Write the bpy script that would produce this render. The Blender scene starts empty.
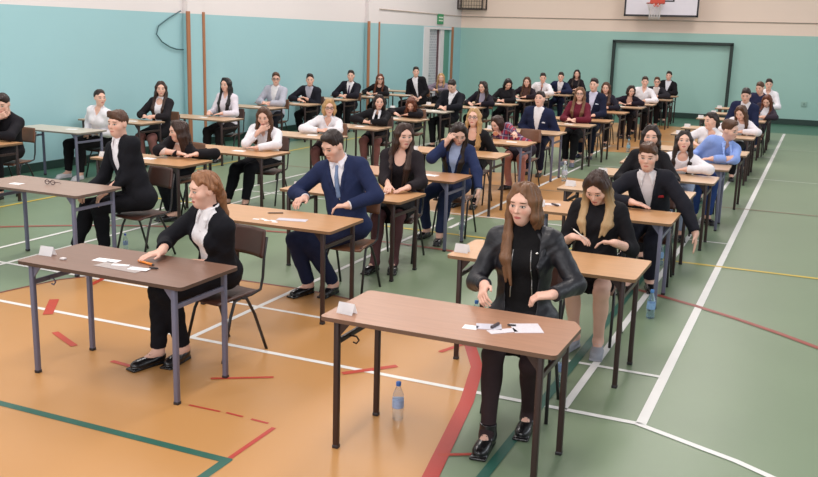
import bpy, bmesh, math, random
import numpy as np
from mathutils import Vector, Matrix
random.seed(7)
C = bpy.context.scene.collection
SC = bpy.context.scene

# ------------------------------------------------------------------ camera, world, lights, exposure
cam_d = bpy.data.cameras.new('camera')
cam = bpy.data.objects.new('camera', cam_d); C.objects.link(cam)
cam_d.sensor_width = 36.0
cam_d.lens = 916.03 / 818 * 36.0
_f = Vector((-0.39309563, 0.89339929, -0.21751672)); _r = Vector((0.91239492, 0.40833426, 0.02826026)); _u = Vector((-0.11406723, 0.18735217, 0.97564739))
M = Matrix(((_r.x, _u.x, -_f.x, 0), (_r.y, _u.y, -_f.y, 0), (_r.z, _u.z, -_f.z, 2.2026), (0, 0, 0, 1)))
cam.matrix_world = M
cam_d.clip_end = 200
SC.camera = cam

w = bpy.data.worlds.new('world'); SC.world = w; w.use_nodes = True
w.node_tree.nodes['Background'].inputs[0].default_value = (0.93, 0.95, 1.0, 1)
w.node_tree.nodes['Background'].inputs[1].default_value = 0.42

def area(name, loc, rot, sx, sy, power, col):
    l = bpy.data.lights.new(name, 'AREA'); l.shape = 'RECTANGLE'; l.size = sx; l.size_y = sy; l.energy = power; l.color = col
    o = bpy.data.objects.new(name, l); C.objects.link(o); o.location = loc; o.rotation_euler = rot; o['kind'] = 'helper'
    return o
for i, y in enumerate((-3.5, 3.0, 9.5, 16.0, 22.5)):
    for j, x in enumerate((-8.0, -2.0)):
        area('ceiling_lamp_light', (x, y, 6.8), (0, 0, 0), 1.2, 3.0, 222, (1.0, 0.93, 0.88))
area('window_and_fill_light', (7.5, 12.0, 4.6), (0, math.radians(80), 0), 3.0, 22.0, 650, (0.86, 0.93, 1.0))

area('window_and_fill_light', (-2.0, -7.0, 4.4), (math.radians(72), 0, 0), 14.0, 2.6, 620, (0.95, 0.96, 1.0))  # added fill light behind the camera, brightens faces and desk cards

SC.view_settings.view_transform = 'Standard'
SC.view_settings.look = 'None'
SC.view_settings.gamma = 1.0
SC.view_settings.use_curve_mapping = False
SC.view_settings.exposure = -0.15

# ------------------------------------------------------------------ materials
def lin(c):
    return tuple(((v / 255) / 12.92 if v / 255 <= 0.04045 else ((v / 255 + 0.055) / 1.055) ** 2.4) for v in c) + (1,)
MATS = {}
def new_mat(key):
    m = bpy.data.materials.new(key); m.use_nodes = True; MATS[key] = m
    nt = m.node_tree; b = nt.nodes['Principled BSDF']
    return m, nt, b
def N(nt, t, **kw):
    n = nt.nodes.new(t)
    for k, v in kw.items(): setattr(n, k, v)
    return n
def noisy(nt, b, col, var=0.12, scale=8.0, stretch=(1, 1, 1), detail=4, bump=0.0, bscale=None, coord='Object'):
    tc = N(nt, 'ShaderNodeTexCoord'); mp = N(nt, 'ShaderNodeMapping'); mp.inputs['Scale'].default_value = stretch
    nt.links.new(tc.outputs[coord], mp.inputs[0])
    nz = N(nt, 'ShaderNodeTexNoise'); nz.inputs['Scale'].default_value = scale; nz.inputs['Detail'].default_value = detail
    nt.links.new(mp.outputs[0], nz.inputs['Vector'])
    mx = N(nt, 'ShaderNodeMix', data_type='RGBA')
    c = lin(col)
    mx.inputs[6].default_value = tuple(v * (1 - var) for v in c[:3]) + (1,)
    mx.inputs[7].default_value = tuple(min(1, v * (1 + var)) for v in c[:3]) + (1,)
    nt.links.new(nz.outputs['Fac'], mx.inputs[0])
    nt.links.new(mx.outputs[2], b.inputs['Base Color'])
    if bump:
        nb = N(nt, 'ShaderNodeTexNoise'); nb.inputs['Scale'].default_value = bscale or scale * 4; nb.inputs['Detail'].default_value = 3
        nt.links.new(mp.outputs[0], nb.inputs['Vector'])
        bp = N(nt, 'ShaderNodeBump'); bp.inputs['Strength'].default_value = bump; bp.inputs['Distance'].default_value = 0.01
        nt.links.new(nb.outputs['Fac'], bp.inputs['Height']); nt.links.new(bp.outputs[0], b.inputs['Normal'])
    return mx
def mat(col, rough=0.6, var=0.1, scale=8, stretch=(1, 1, 1), bump=0.0, metal=0.0, bscale=None, spec=0.5, kind='m'):
    key = f'{kind}_{col[0]}_{col[1]}_{col[2]}_{rough}_{metal}_{bump}_{scale}_{spec}'
    if key in MATS: return MATS[key]
    m, nt, b = new_mat(key)
    noisy(nt, b, col, var, scale, stretch, 4, bump, bscale)
    b.inputs['Roughness'].default_value = rough; b.inputs['Metallic'].default_value = metal
    b.inputs['Specular IOR Level'].default_value = spec
    return m
def cloth(col, rough=0.85): return mat(col, rough, 0.12, 30, bump=0.25, bscale=60, spec=0.2, kind='cloth')
def hair_mat(col, tip=None):
    key = f'hair_{col}_{tip}'
    if key in MATS: return MATS[key]
    m, nt, b = new_mat(key)
    mx = noisy(nt, b, col, 0.45, 60, (1, 1, 0.12), 5, 0.5, 90)
    if tip:
        at = N(nt, 'ShaderNodeAttribute', attribute_name='hl'); sp = N(nt, 'ShaderNodeSeparateXYZ'); nt.links.new(at.outputs['Vector'], sp.inputs[0])
        mr = N(nt, 'ShaderNodeMapRange'); mr.inputs[1].default_value = 0.05; mr.inputs[2].default_value = -0.10
        nt.links.new(sp.outputs[2], mr.inputs[0])
        m2 = N(nt, 'ShaderNodeMix', data_type='RGBA'); nt.links.new(mr.outputs[0], m2.inputs[0]); nt.links.new(mx.outputs[2], m2.inputs[6])
        m2.inputs[7].default_value = lin(tip); nt.links.new(m2.outputs[2], b.inputs['Base Color'])
    b.inputs['Roughness'].default_value = 0.42
    b.inputs['Specular IOR Level'].default_value = 0.35
    return m
def skin_mat(col, brow, lip=(170, 95, 90)):
    key = f'skin_{col}_{brow}_{lip}'
    if key in MATS: return MATS[key]
    m, nt, b = new_mat(key)
    mx = noisy(nt, b, col, 0.07, 14)
    at = N(nt, 'ShaderNodeAttribute', attribute_name='hl'); sp = N(nt, 'ShaderNodeSeparateXYZ'); nt.links.new(at.outputs['Vector'], sp.inputs[0])
    def ma(op, a, b_, clamp=False):
        n = N(nt, 'ShaderNodeMath', operation=op); n.use_clamp = clamp
        for i, v in enumerate((a, b_)):
            if v is None: continue
            if isinstance(v, (int, float)): n.inputs[i].default_value = v
            else: nt.links.new(v, n.inputs[i])
        return n.outputs[0]
    X = ma('ABSOLUTE', sp.outputs[0], None); Y = sp.outputs[1]; Z = sp.outputs[2]
    front = ma('MULTIPLY', ma('SUBTRACT', Y, 0.04), 200, True)
    def ell(cx, cz, rx, rz, soft=3.0, slope=0.0):
        dx = ma('SUBTRACT', X, cx); zz = ma('SUBTRACT', ma('SUBTRACT', Z, cz), ma('MULTIPLY', dx, slope))
        q = ma('ADD', ma('POWER', ma('ABSOLUTE', ma('DIVIDE', dx, rx), None), 2), ma('POWER', ma('ABSOLUTE', ma('DIVIDE', zz, rz), None), 2))
        return ma('MULTIPLY', ma('MULTIPLY', ma('SUBTRACT', 1.15, q), soft, True), front)
    cur = mx.outputs[2]
    for (msk, cc) in ((ell(0.040, -0.030, 0.026, 0.020, 0.35), (214, 140, 122)), (ell(0.0, -0.064, 0.024, 0.0085, 2.5), lip), (ell(0.033, 0.0270, 0.0195, 0.0040, 2.5, -0.04), brow),
                      (ell(0.031, 0.004, 0.0175, 0.0085, 2.5), tuple(int(v * 0.4 + 60) for v in brow)), (ell(0.031, 0.0025, 0.0135, 0.0055, 2.5), (215, 205, 198)), (ell(0.031, 0.003, 0.0062, 0.0062, 3), (48, 34, 26))):
        m2 = N(nt, 'ShaderNodeMix', data_type='RGBA'); nt.links.new(msk, m2.inputs[0]); nt.links.new(cur, m2.inputs[6]); m2.inputs[7].default_value = lin(cc); cur = m2.outputs[2]
    nt.links.new(cur, b.inputs['Base Color'])
    b.inputs['Roughness'].default_value = 0.5; b.inputs['Specular IOR Level'].default_value = 0.35
    b.inputs['Subsurface Weight'].default_value = 0.0
    return m

# ------------------------------------------------------------------ basic mesh helpers
def link(name, me, parent=None, loc=None):
    o = bpy.data.objects.new(name, me); C.objects.link(o)
    if parent is not None: o.parent = parent
    if loc is not None: o.location = loc
    return o
def from_bm(name, bm, mats, parent=None, smooth=False, loc=None):
    me = bpy.data.meshes.new(name); bmesh.ops.recalc_face_normals(bm, faces=bm.faces[:]); bm.to_mesh(me); bm.free()
    for m in (mats if isinstance(mats, (list, tuple)) else [mats]): me.materials.append(m)
    if smooth: me.polygons.foreach_set('use_smooth', [True] * len(me.polygons))
    return link(name, me, parent, loc)
def tag(o, label=None, cat=None, group=None, kind=None):
    if label: o['label'] = label
    if cat: o['category'] = cat
    if group: o['group'] = group
    if kind: o['kind'] = kind
    return o
def empty(name, loc, rz=0.0):
    o = bpy.data.objects.new(name, None); C.objects.link(o); o.location = loc; o.rotation_euler = (0, 0, rz); o.empty_display_size = 0.1
    return o
def add_box(bm, lo, hi, bevel=0.0, mi=0, rot=None, segs=2):
    r = bmesh.ops.create_cube(bm, size=1.0); vs = r['verts']
    c = [(a + b) / 2 for a, b in zip(lo, hi)]; s = [b - a for a, b in zip(lo, hi)]
    for v in vs: v.co = Vector((v.co.x * s[0], v.co.y * s[1], v.co.z * s[2]))
    fs = list({f for v in vs for f in v.link_faces})
    if bevel > 0:
        rb = bmesh.ops.bevel(bm, geom=list({e for v in vs for e in v.link_edges}), offset=bevel, segments=segs, affect='EDGES', profile=0.5)
        vs = list({v for f in rb['faces'] for v in f.verts} | set(v for v in vs if v.is_valid)); fs = list({f for v in vs for f in v.link_faces})
    for v in vs:
        co = v.co
        if rot is not None: co = rot @ co
        v.co = co + Vector(c)
    for f in fs: f.material_index = mi
    return vs
def add_tube(bm, pts, r, n=8, mi=0, cap=True):
    pts = [Vector(p) for p in pts]; rings = []
    rr = r if isinstance(r, (list, tuple)) else [r] * len(pts)
    up = None
    for i, p in enumerate(pts):
        t = (pts[min(i + 1, len(pts) - 1)] - pts[max(i - 1, 0)]).normalized()
        if up is None: up = Vector((0, 0, 1)) if abs(t.z) < 0.9 else Vector((1, 0, 0))
        a = t.cross(up).normalized(); b_ = a.cross(t).normalized(); up = b_
        rings.append([bm.verts.new(p + a * (rr[i] * math.cos(2 * math.pi * k / n)) + b_ * (rr[i] * math.sin(2 * math.pi * k / n))) for k in range(n)])
    for i in range(len(rings) - 1):
        for k in range(n):
            f = bm.faces.new((rings[i][k], rings[i][(k + 1) % n], rings[i + 1][(k + 1) % n], rings[i + 1][k])); f.material_index = mi; f.smooth = True
    if cap:
        bm.faces.new(rings[0][::-1]).material_index = mi; bm.faces.new(rings[-1]).material_index = mi
def add_prism(bm, poly, z0, z1, mi_top=0, mi_side=0):
    lo = [bm.verts.new((x, y, z0)) for x, y in poly]; hi = [bm.verts.new((x, y, z1)) for x, y in poly]; n = len(poly)
    bm.faces.new(hi).material_index = mi_top; bm.faces.new(lo[::-1]).material_index = mi_side
    for i in range(n): bm.faces.new((lo[i], lo[(i + 1) % n], hi[(i + 1) % n], hi[i])).material_index = mi_side
def add_lathe(bm, prof, n=20, mi=0, c=(0, 0, 0)):
    rings = []
    for r, z in prof: rings.append([bm.verts.new((c[0] + r * math.cos(2 * math.pi * k / n), c[1] + r * math.sin(2 * math.pi * k / n), c[2] + z)) for k in range(n)])
    for i in range(len(rings) - 1):
        for k in range(n):
            f = bm.faces.new((rings[i][k], rings[i][(k + 1) % n], rings[i + 1][(k + 1) % n], rings[i + 1][k])); f.smooth = True; f.material_index = mi
    bm.faces.new(rings[0][::-1]).material_index = mi; bm.faces.new(rings[-1]).material_index = mi
def copy_tree(o, parent=None):
    c = o.copy(); C.objects.link(c)
    if parent is not None: c.parent = parent
    for ch in list(o.children): copy_tree(ch, c)
    return c

# ------------------------------------------------------------------ the hall
XL, YB = -10.83, 28.3
HB = 2.46
def floor_mat():
    m, nt, b = new_mat('sports_floor')
    tc = N(nt, 'ShaderNodeTexCoord'); sep = N(nt, 'ShaderNodeSeparateXYZ'); nt.links.new(tc.outputs['Object'], sep.inputs[0])
    noisy(nt, b, (121, 138, 110), 0.10, 0.6, (1, 1, 1), 6)
    b.inputs['Roughness'].default_value = 0.38; b.inputs['Specular IOR Level'].default_value = 0.45
    return m
bm = bmesh.new(); add_box(bm, (XL - 0.3, -3, -0.2), (9, YB + 0.3, 0))
tag(from_bm('floor', bm, floor_mat()), 'green sports hall floor with court lines', kind='structure')
ORANGE = mat((188, 137, 82), 0.36, 0.09, 0.9, kind='orange', spec=0.45)
DGREEN = mat((62, 106, 84), 0.4, 0.1, 0.9, kind='floorborder')
_mk = [0]
def flat(name, poly, z, m, kind='structure', h=0.0012):
    bm = bmesh.new(); add_prism(bm, poly, z - h, z)
    o = from_bm(name, bm, m); o['kind'] = kind; return o
def circ(cx, cy, r, a0, a1, n=48): return [(cx + r * math.cos(math.radians(a0 + (a1 - a0) * i / n)), cy + r * math.sin(math.radians(a0 + (a1 - a0) * i / n))) for i in range(n + 1)]
# dark border strips along the walls
flat('floor_border', [(XL, -3), (-9.75, -3), (-9.75, 25.3), (9, 25.3), (9, YB), (XL, YB)], 0.001, DGREEN)
key = [(-6.75, 1.0), (-6.45, 3.0), (-6.30, 4.0), (-6.05, 5.45), (-5.95, 5.9), (-5.68, 6.3), (-5.25, 6.55), (-4.6, 6.67), (-3.9, 6.69), (-3.3, 6.6), (-2.65, 6.42), (-2.2, 6.1), (-1.95, 5.6), (-1.80, 5.0), (-1.62, 4.0), (-1.45, 3.0), (-1.15, 1.0)]
flat('floor_orange_key', key, 0.002, ORANGE)
flat('floor_orange_circle', circ(-3.95, 12.6, 2.0, 0, 360)[:-1], 0.002, ORANGE)
flat('floor_orange_far_key', [(x, 25.2 - y) for x, y in key[::-1]][1:-1] + [(-6.9, 25.25), (-1.1, 25.25)][::1] if False else [(-6.6, 25.28), (-6.3, 21.2), (-5.95, 19.3), (-5.25, 18.65), (-3.9, 18.5), (-2.65, 18.8), (-1.95, 19.6), (-1.62, 21.2), (-1.3, 25.28)], 0.002, ORANGE)
def paint(col): return mat(col, 0.45, 0.06, 5, kind='paint')
WHITE, RED, DKG, YEL, BRN = paint((226, 224, 220)), paint((176, 52, 40)), paint((38, 92, 78)), paint((205, 178, 70)), paint((150, 74, 62))
def line(pts, wd, m, z=0.0036, name='court_line'):
    _mk[0] += 1
    bm = bmesh.new(); L = []
    for i, p in enumerate(pts):
        a = Vector(pts[max(i - 1, 0)]); b_ = Vector(pts[min(i + 1, len(pts) - 1)]); t = (b_ - a).normalized(); n = Vector((-t.y, t.x)) * wd / 2
        L.append((bm.verts.new((p[0] + n.x, p[1] + n.y, z)), bm.verts.new((p[0] - n.x, p[1] - n.y, z))))
    for i in range(len(L) - 1): bm.faces.new((L[i][0], L[i][1], L[i + 1][1], L[i + 1][0]))
    o = from_bm(name, bm, m); o['kind'] = 'structure'
    for p in o.data.polygons:
        if p.normal.z < 0: o.data.flip_normals(); break
    return o
X1, X2, X3, X4, XC = -0.75, -1.22, -6.80, -7.33, -3.99
line([(X1, 5.17), (X1, 25.2)], 0.062, WHITE)
line([(X2, 5.17), (X2, 19.6)], 0.05, WHITE); line([(X3, 5.17), (X3, 19.6)], 0.045, WHITE); line([(X4, 5.17), (X4, 19.6)], 0.05, WHITE)
line([(X4, 5.19), (-0.78, 5.17)], 0.045, WHITE)
line([(-0.78, 5.17), (-0.57, 5.08), (-0.39, 5.0), (-0.2, 4.92), (0.05, 4.77), (0.4, 4.5)], 0.045, WHITE)
line([(X4, 6.10), (X1, 6.02)], 0.04, WHITE, 0.0037)
line([(XC, 5.17), (XC, 10.4)], 0.045, WHITE, 0.0038)
line([(XC, 14.5), (XC, 19.6)], 0.045, WHITE)
line([(-3.8, 9.8), (-3.74, 16.3)], 0.05, WHITE, 0.0042)
line([(X4, 10.67), (X1, 10.66)], 0.04, WHITE, 0.0039); line([(X4, 19.6), (X1, 19.6)], 0.04, WHITE)
line([(X4, 16.28), (6, 16.3)], 0.05, mat((190, 200, 185), 0.45, 0.05, 5)); line([(-9, 21.2), (6, 21.4)], 0.05, mat((175, 188, 170), 0.45, 0.05, 5))
line(circ(-3.95, 2.4, 6.35, 0, 180), 0.06, BRN, 0.0040)
line([(-9.0, 9.53), (6, 9.45)], 0.055, YEL, 0.0040); line([(-9.0, -1), (-9.0, 21.2)], 0.055, YEL, 0.0041)
line([(-9.0, 13.07), (6, 13.15)], 0.05, mat((138, 120, 100), 0.5, 0.05, 5), 0.0041)
line([(-9.4, 3.69), (-2.6, 3.67)], 0.055, DKG); line([(-2.62, 3.69), (-2.60, 0.5)], 0.055, DKG, 0.0037)
line([(-2.62, 3.70), (-2.62, 4.13)], 0.03, RED, 0.0037)
line([(-3.24, 4.17), (-3.02, 4.175)], 0.018, RED); line([(-2.98, 4.18), (-2.86, 4.175)], 0.018, RED); line([(-2.80, 4.17), (-2.68, 4.165)], 0.02, RED)
line([(-1.36, 3.2), (-1.37, 25)], 0.06, DKG, 0.0039)
_e = [(p[0] + 0.02, p[1]) for p in key if p[0] > -2.3 and p[1] > 0.5]
line(_e, 0.085, RED, 0.0041)
line([(-6.62, 2.2)] + key[2:11], 0.03, mat((120, 62, 50), 0.5, 0.05, 5), 0.0041)
TAPE = mat((180, 58, 36), 0.5, 0.12, 20, kind='tape')
for i, (a, b_, wd) in enumerate((((-2.68, 5.06), (-2.42, 5.36), 0.05), ((-5.28, 5.09), (-5.54, 5.42), 0.075), ((-4.92, 4.80), (-4.58, 4.64), 0.05), ((-4.15, 4.53), (-3.92, 4.51), 0.04), ((-3.38, 4.58), (-3.04, 4.79), 0.03), ((-2.27, 5.76), (-2.15, 6.1), 0.04), ((-1.66, 4.24), (-1.45, 4.36), 0.03), ((-5.6, 5.9), (-5.66, 6.15), 0.05))):
    o = line([a, b_], wd, TAPE, 0.0048, name='floor_tape'); o['kind'] = 'structure'

TEAL_L = lambda: None
def wall_mat(key, teal, cream, hb=HB):
    m, nt, b = new_mat(key)
    tc = N(nt, 'ShaderNodeTexCoord'); sep = N(nt, 'ShaderNodeSeparateXYZ'); nt.links.new(tc.outputs['Object'], sep.inputs[0])
    nz = N(nt, 'ShaderNodeTexNoise'); nz.inputs['Scale'].default_value = 0.35; nz.inputs['Detail'].default_value = 5; nt.links.new(tc.outputs['Object'], nz.inputs['Vector'])
    gt = N(nt, 'ShaderNodeMath', operation='GREATER_THAN'); gt.inputs[1].default_value = hb; nt.links.new(sep.outputs[2], gt.inputs[0])
    outs = []
    for c in (teal, cream):
        mx = N(nt, 'ShaderNodeMix', data_type='RGBA'); l = lin(c)
        mx.inputs[6].default_value = tuple(v * 0.93 for v in l[:3]) + (1,); mx.inputs[7].default_value = tuple(min(1, v * 1.07) for v in l[:3]) + (1,)
        nt.links.new(nz.outputs['Fac'], mx.inputs[0]); outs.append(mx)
    m3 = N(nt, 'ShaderNodeMix', data_type='RGBA'); nt.links.new(gt.outputs[0], m3.inputs[0]); nt.links.new(outs[0].outputs[2], m3.inputs[6]); nt.links.new(outs[1].outputs[2], m3.inputs[7])
    nt.links.new(m3.outputs[2], b.inputs['Base Color'])
    rr = N(nt, 'ShaderNodeMapRange'); nt.links.new(gt.outputs[0], rr.inputs[0]); rr.inputs[3].default_value = 0.4; rr.inputs[4].default_value = 0.85
    nt.links.new(rr.outputs[0], b.inputs['Roughness'])
    nb = N(nt, 'ShaderNodeTexNoise'); nb.inputs['Scale'].default_value = 6; nt.links.new(tc.outputs['Object'], nb.inputs['Vector'])
    bp = N(nt, 'ShaderNodeBump'); bp.inputs['Strength'].default_value = 0.15; bp.inputs['Distance'].default_value = 0.02; nt.links.new(nb.outputs['Fac'], bp.inputs['Height']); nt.links.new(bp.outputs[0], b.inputs['Normal'])
    return m
WL = wall_mat('wall_paint_side_lit', (158, 199, 204), (228, 220, 218)); WB = wall_mat('wall_paint_end_lit', (156, 194, 184), (236, 214, 198))  # one teal paint; the differing light on each wall is put into its colour
DY0, DY1, DZ = 25.25, 27.45, 2.44          # doorway in the left wall
bm = bmesh.new()
add_box(bm, (XL - 0.3, -3, 0), (XL, DY0, 6.5)); add_box(bm, (XL - 0.3, DY1, 0), (XL, YB, 6.5)); add_box(bm, (XL - 0.3, DY0, DZ), (XL, DY1, 6.5))
tag(from_bm('wall_left', bm, WL), kind='structure')
bm = bmesh.new(); add_box(bm, (XL - 0.3, YB, 0), (9, YB + 0.3, 6.5)); tag(from_bm('wall_back', bm, WB), kind='structure')
BASE = mat((30, 56, 49), 0.5, 0.1, 3, kind='base')
bm = bmesh.new(); add_box(bm, (XL, -3, 0), (XL + 0.03, DY0, 0.13), 0.004); tag(from_bm('baseboard_left', bm, BASE), kind='structure')
bm = bmesh.new(); add_box(bm, (XL, YB - 0.03, 0), (9, YB, 0.16), 0.004); tag(from_bm('baseboard_back', bm, BASE), kind='structure')
# pilasters of the left wall with wooden corner strips
WOOD_TRIM = mat((168, 112, 78), 0.5, 0.2, 4, (8, 8, 0.5), kind='trimwood')
for i, (ya, yb, ra, rb) in enumerate(((14.06, 14.52, 0.045, 0.03), (21.45, 22.05, 0.055, 0.03))):
    bm = bmesh.new(); add_box(bm, (XL, ya, 0), (XL + 0.10, yb, 6.5)); tag(from_bm('wall_pilaster', bm, WL), kind='structure')
    for y, rr in ((ya, ra), (yb, rb)):
        bm = bmesh.new(); add_box(bm, (XL + 0.09, y - rr, 0), (XL + 0.125, y + rr, 2.5), 0.006); tag(from_bm('trim_1', bm, WOOD_TRIM), kind='structure')
bm = bmesh.new(); add_box(bm, (XL, DY1 + 0.0, 0), (XL + 0.05, DY1 + 0.1, 2.46), 0.006); tag(from_bm('trim_2', bm, WOOD_TRIM), kind='structure')
# surface conduit along the cream band
CON = mat((186, 170, 156), 0.6, 0.1, 5)
bm = bmesh.new(); add_tube(bm, [(XL + 0.02, 21.9, 2.83), (XL + 0.02, YB - 0.02, 2.81), (9, YB - 0.02, 2.81)], 0.014, 6); tag(from_bm('trim_3', bm, CON), kind='structure')
# loose cable on the left wall
bm = bmesh.new()
def onwall(y, z): return (XL + 0.03, y, z)
pts = [onwall(13.95, 2.50), onwall(13.6, 2.36), onwall(13.32, 2.22), onwall(13.26, 2.08), onwall(13.4, 1.95), onwall(13.62, 1.86), onwall(13.8, 1.82), onwall(14.0, 1.81)]
add_tube(bm, pts, 0.011, 6); o = from_bm('loose_cable', bm, mat((58, 92, 98), 0.5)); tag(o, 'loose dark cable looping down the turquoise wall beside the wooden strip', 'cable')
# doorway
FRAME = mat((228, 222, 224), 0.45, 0.05, 4, kind='doorframe')
d = empty('door_1', (XL, DY0, 0)); d['kind'] = 'structure'
def sub(bm, name, m, par):
    o = from_bm(name, bm, m); o.parent = par; o.matrix_parent_inverse = Matrix.Translation(par.location).inverted(); return o
bm = bmesh.new(); add_box(bm, (XL - 0.3, DY0, 0), (XL + 0.02, DY0 + 0.42, DZ), 0.005); add_box(bm, (XL - 0.3, DY0 + 0.42, DZ - 0.07), (XL + 0.01, DY1, DZ), 0.004); sub(bm, 'door_frame', FRAME, d)
def leaf_mat():
    m, nt, b = new_mat('door_leaf')
    tc = N(nt, 'ShaderNodeTexCoord'); mp = N(nt, 'ShaderNodeMapping'); mp.inputs['Rotation'].default_value = (0, math.radians(90), math.radians(90)); nt.links.new(tc.outputs['Object'], mp.inputs[0])
    br = N(nt, 'ShaderNodeTexBrick'); br.inputs['Color1'].default_value = lin((188, 186, 194)); br.inputs['Color2'].default_value = lin((172, 172, 182)); br.inputs['Mortar'].default_value = lin((214, 212, 216))
    br.inputs['Scale'].default_value = 3.2; br.inputs['Mortar Size'].default_value = 0.03; nt.links.new(mp.outputs[0], br.inputs['Vector']); nt.links.new(br.outputs[0], b.inputs['Base Color'])
    b.inputs['Roughness'].default_value = 0.4
    return m
bm = bmesh.new(); add_box(bm, (XL - 0.14, DY0 + 0.42, 0.02), (XL - 0.10, DY0 + 1.28, DZ - 0.07), 0.003); sub(bm, 'door_leaf', leaf_mat(), d)
bm = bmesh.new(); add_box(bm, (XL - 0.13, DY0 + 1.28, 0.0), (XL - 0.07, DY0 + 1.36, DZ - 0.07), 0.003); sub(bm, 'door_post', mat((92, 62, 66), 0.5), d)
bm = bmesh.new(); add_box(bm, (XL - 0.16, DY0 + 1.37, 0.0), (XL - 0.02, DY0 + 1.66, DZ - 0.07), 0.003); sub(bm, 'door_jamb', FRAME, d)
bm = bmesh.new(); add_box(bm, (XL - 0.2, DY0 + 1.66, 0.0), (XL - 0.06, DY1, DZ - 0.07), 0.0); sub(bm, 'door_panel', mat((98, 158, 140), 0.5), d)
bm = bmesh.new(); add_tube(bm, [(XL - 0.09, DY0 + 0.5, 1.0), (XL - 0.03, DY0 + 0.5, 1.0), (XL - 0.03, DY0 + 0.64, 1.0)], 0.012); sub(bm, 'door_handle', mat((120, 118, 116), 0.3, metal=0.8), d)
# exit sign
s = empty('exit_sign', (XL + 0.01, 26.45, 2.68)); tag(s, 'small green exit sign with white bars above the doorway', 'sign')
bm = bmesh.new(); add_box(bm, (0, -0.22, -0.15), (0.03, 0.22, 0.15), 0.006); from_bm('sign_plate', bm, mat((52, 148, 96), 0.5), s)
bm = bmesh.new()
for zz in (-0.045, 0.045): add_box(bm, (0.03, -0.17, zz - 0.02), (0.034, 0.17, zz + 0.02))
from_bm('sign_lettering', bm, mat((214, 232, 214), 0.5), s)
# caged box in the far corner
s = empty('wall_cage', (-10.40, YB, 3.02)); tag(s, 'wire cage with dark frame fixed high on the end wall near the corner', 'cage')
CAGE = mat((66, 56, 52), 0.5, 0.15)
bm = bmesh.new()
xa, xb_, yd, zh = -0.41, 0.40, -0.42, 0.75
for x in (xa, xb_):
    for y in (-0.02, yd): add_box(bm, (x - 0.02, y - 0.02, 0), (x + 0.02, y + 0.02, zh))
for z in (0.02, zh):
    for y in (-0.02, yd): add_box(bm, (xa, y - 0.02, z - 0.02), (xb_, y + 0.02, z + 0.02))
    for x in (xa, xb_): add_box(bm, (x - 0.02, yd, z - 0.02), (x + 0.02, 0, z + 0.02))
from_bm('frame', bm, CAGE, s)
bm = bmesh.new()
for i in range(1, 9): add_tube(bm, [(xa + (xb_ - xa) * i / 9, yd, 0.02), (xa + (xb_ - xa) * i / 9, yd, zh)], 0.006, 5)
for i in range(1, 6): add_tube(bm, [(xa, yd, zh * i / 6), (xb_, yd, zh * i / 6)], 0.006, 5)
from_bm('wire_mesh', bm, CAGE, s)
bm = bmesh.new(); add_box(bm, (xa + 0.08, -0.3, 0.05), (xb_ - 0.08, 0, zh - 0.08), 0.02); from_bm('enclosure', bm, mat((206, 186, 164), 0.6), s)
# basketball backboard
bb = empty('basketball_backboard', (-4.50, 27.75, 2.90)); tag(bb, 'white basketball backboard with black border and orange hoop on the end wall', 'backboard')
bm = bmesh.new(); add_box(bm, (-1.05, 0, 0), (1.05, 0.04, 1.3), 0.004); from_bm('board', bm, mat((226, 220, 228), 0.4, 0.03), bb)
BLK = mat((38, 34, 40), 0.5, 0.1)
bm = bmesh.new()
for lo, hi in (((-1.05, -0.006, 0), (1.05, 0.0, 0.055)), ((-1.05, -0.006, 1.245), (1.05, 0.0, 1.3)), ((-1.05, -0.006, 0), (-1.0, 0.0, 1.3)), ((1.0, -0.006, 0), (1.05, 0.0, 1.3))): add_box(bm, lo, hi)
from_bm('border', bm, BLK, bb)
bm = bmesh.new()
for lo, hi in (((-0.1, -0.006, 0.42), (0.36, 0, 0.46)), ((-0.14, -0.006, 0.42), (-0.10, 0, 0.95)), ((0.32, -0.006, 0.42), (0.36, 0, 0.95)), ((-0.1, -0.006, 0.91), (0.36, 0, 0.95))): add_box(bm, lo, hi)
from_bm('target_square', bm, BLK, bb)
ORG = mat((200, 74, 52), 0.45, 0.1)
bm = bmesh.new(); add_tube(bm, [(-0.11 + 0.24 * math.cos(a), -0.36 + 0.24 * math.sin(a), 0.36) for a in [2 * math.pi * i / 24 for i in range(25)]], 0.013, 8, cap=False)
rim = from_bm('rim', bm, ORG, bb)
bm = bmesh.new(); add_box(bm, (-0.32, -0.03, 0.36), (0.10, -0.006, 0.5), 0.004); add_box(bm, (-0.2, -0.16, 0.27), (-0.02, -0.006, 0.4), 0.01); from_bm('bracket', bm, ORG, bb)
bm = bmesh.new()
for i in range(12):
    for sgn in (1, -1):
        add_tube(bm, [(-0.11 + r_ * math.cos(2 * math.pi * (i + sgn * k * 0.5) / 12), -0.36 + r_ * math.sin(2 * math.pi * (i + sgn * k * 0.5) / 12), 0.35 - 0.11 * k) for k, r_ in enumerate((0.24, 0.19, 0.16, 0.15, 0.15))], 0.007, 4)
from_bm('net', bm, mat((222, 216, 214), 0.8), bb)
bm = bmesh.new()
for x in (-0.7, 0.7):
    for z in (0.25, 1.1): add_tube(bm, [(x, 0.04, z), (x, 0.55, z)], 0.025, 8)
from_bm('wall_mount', bm, BLK, bb)
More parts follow.
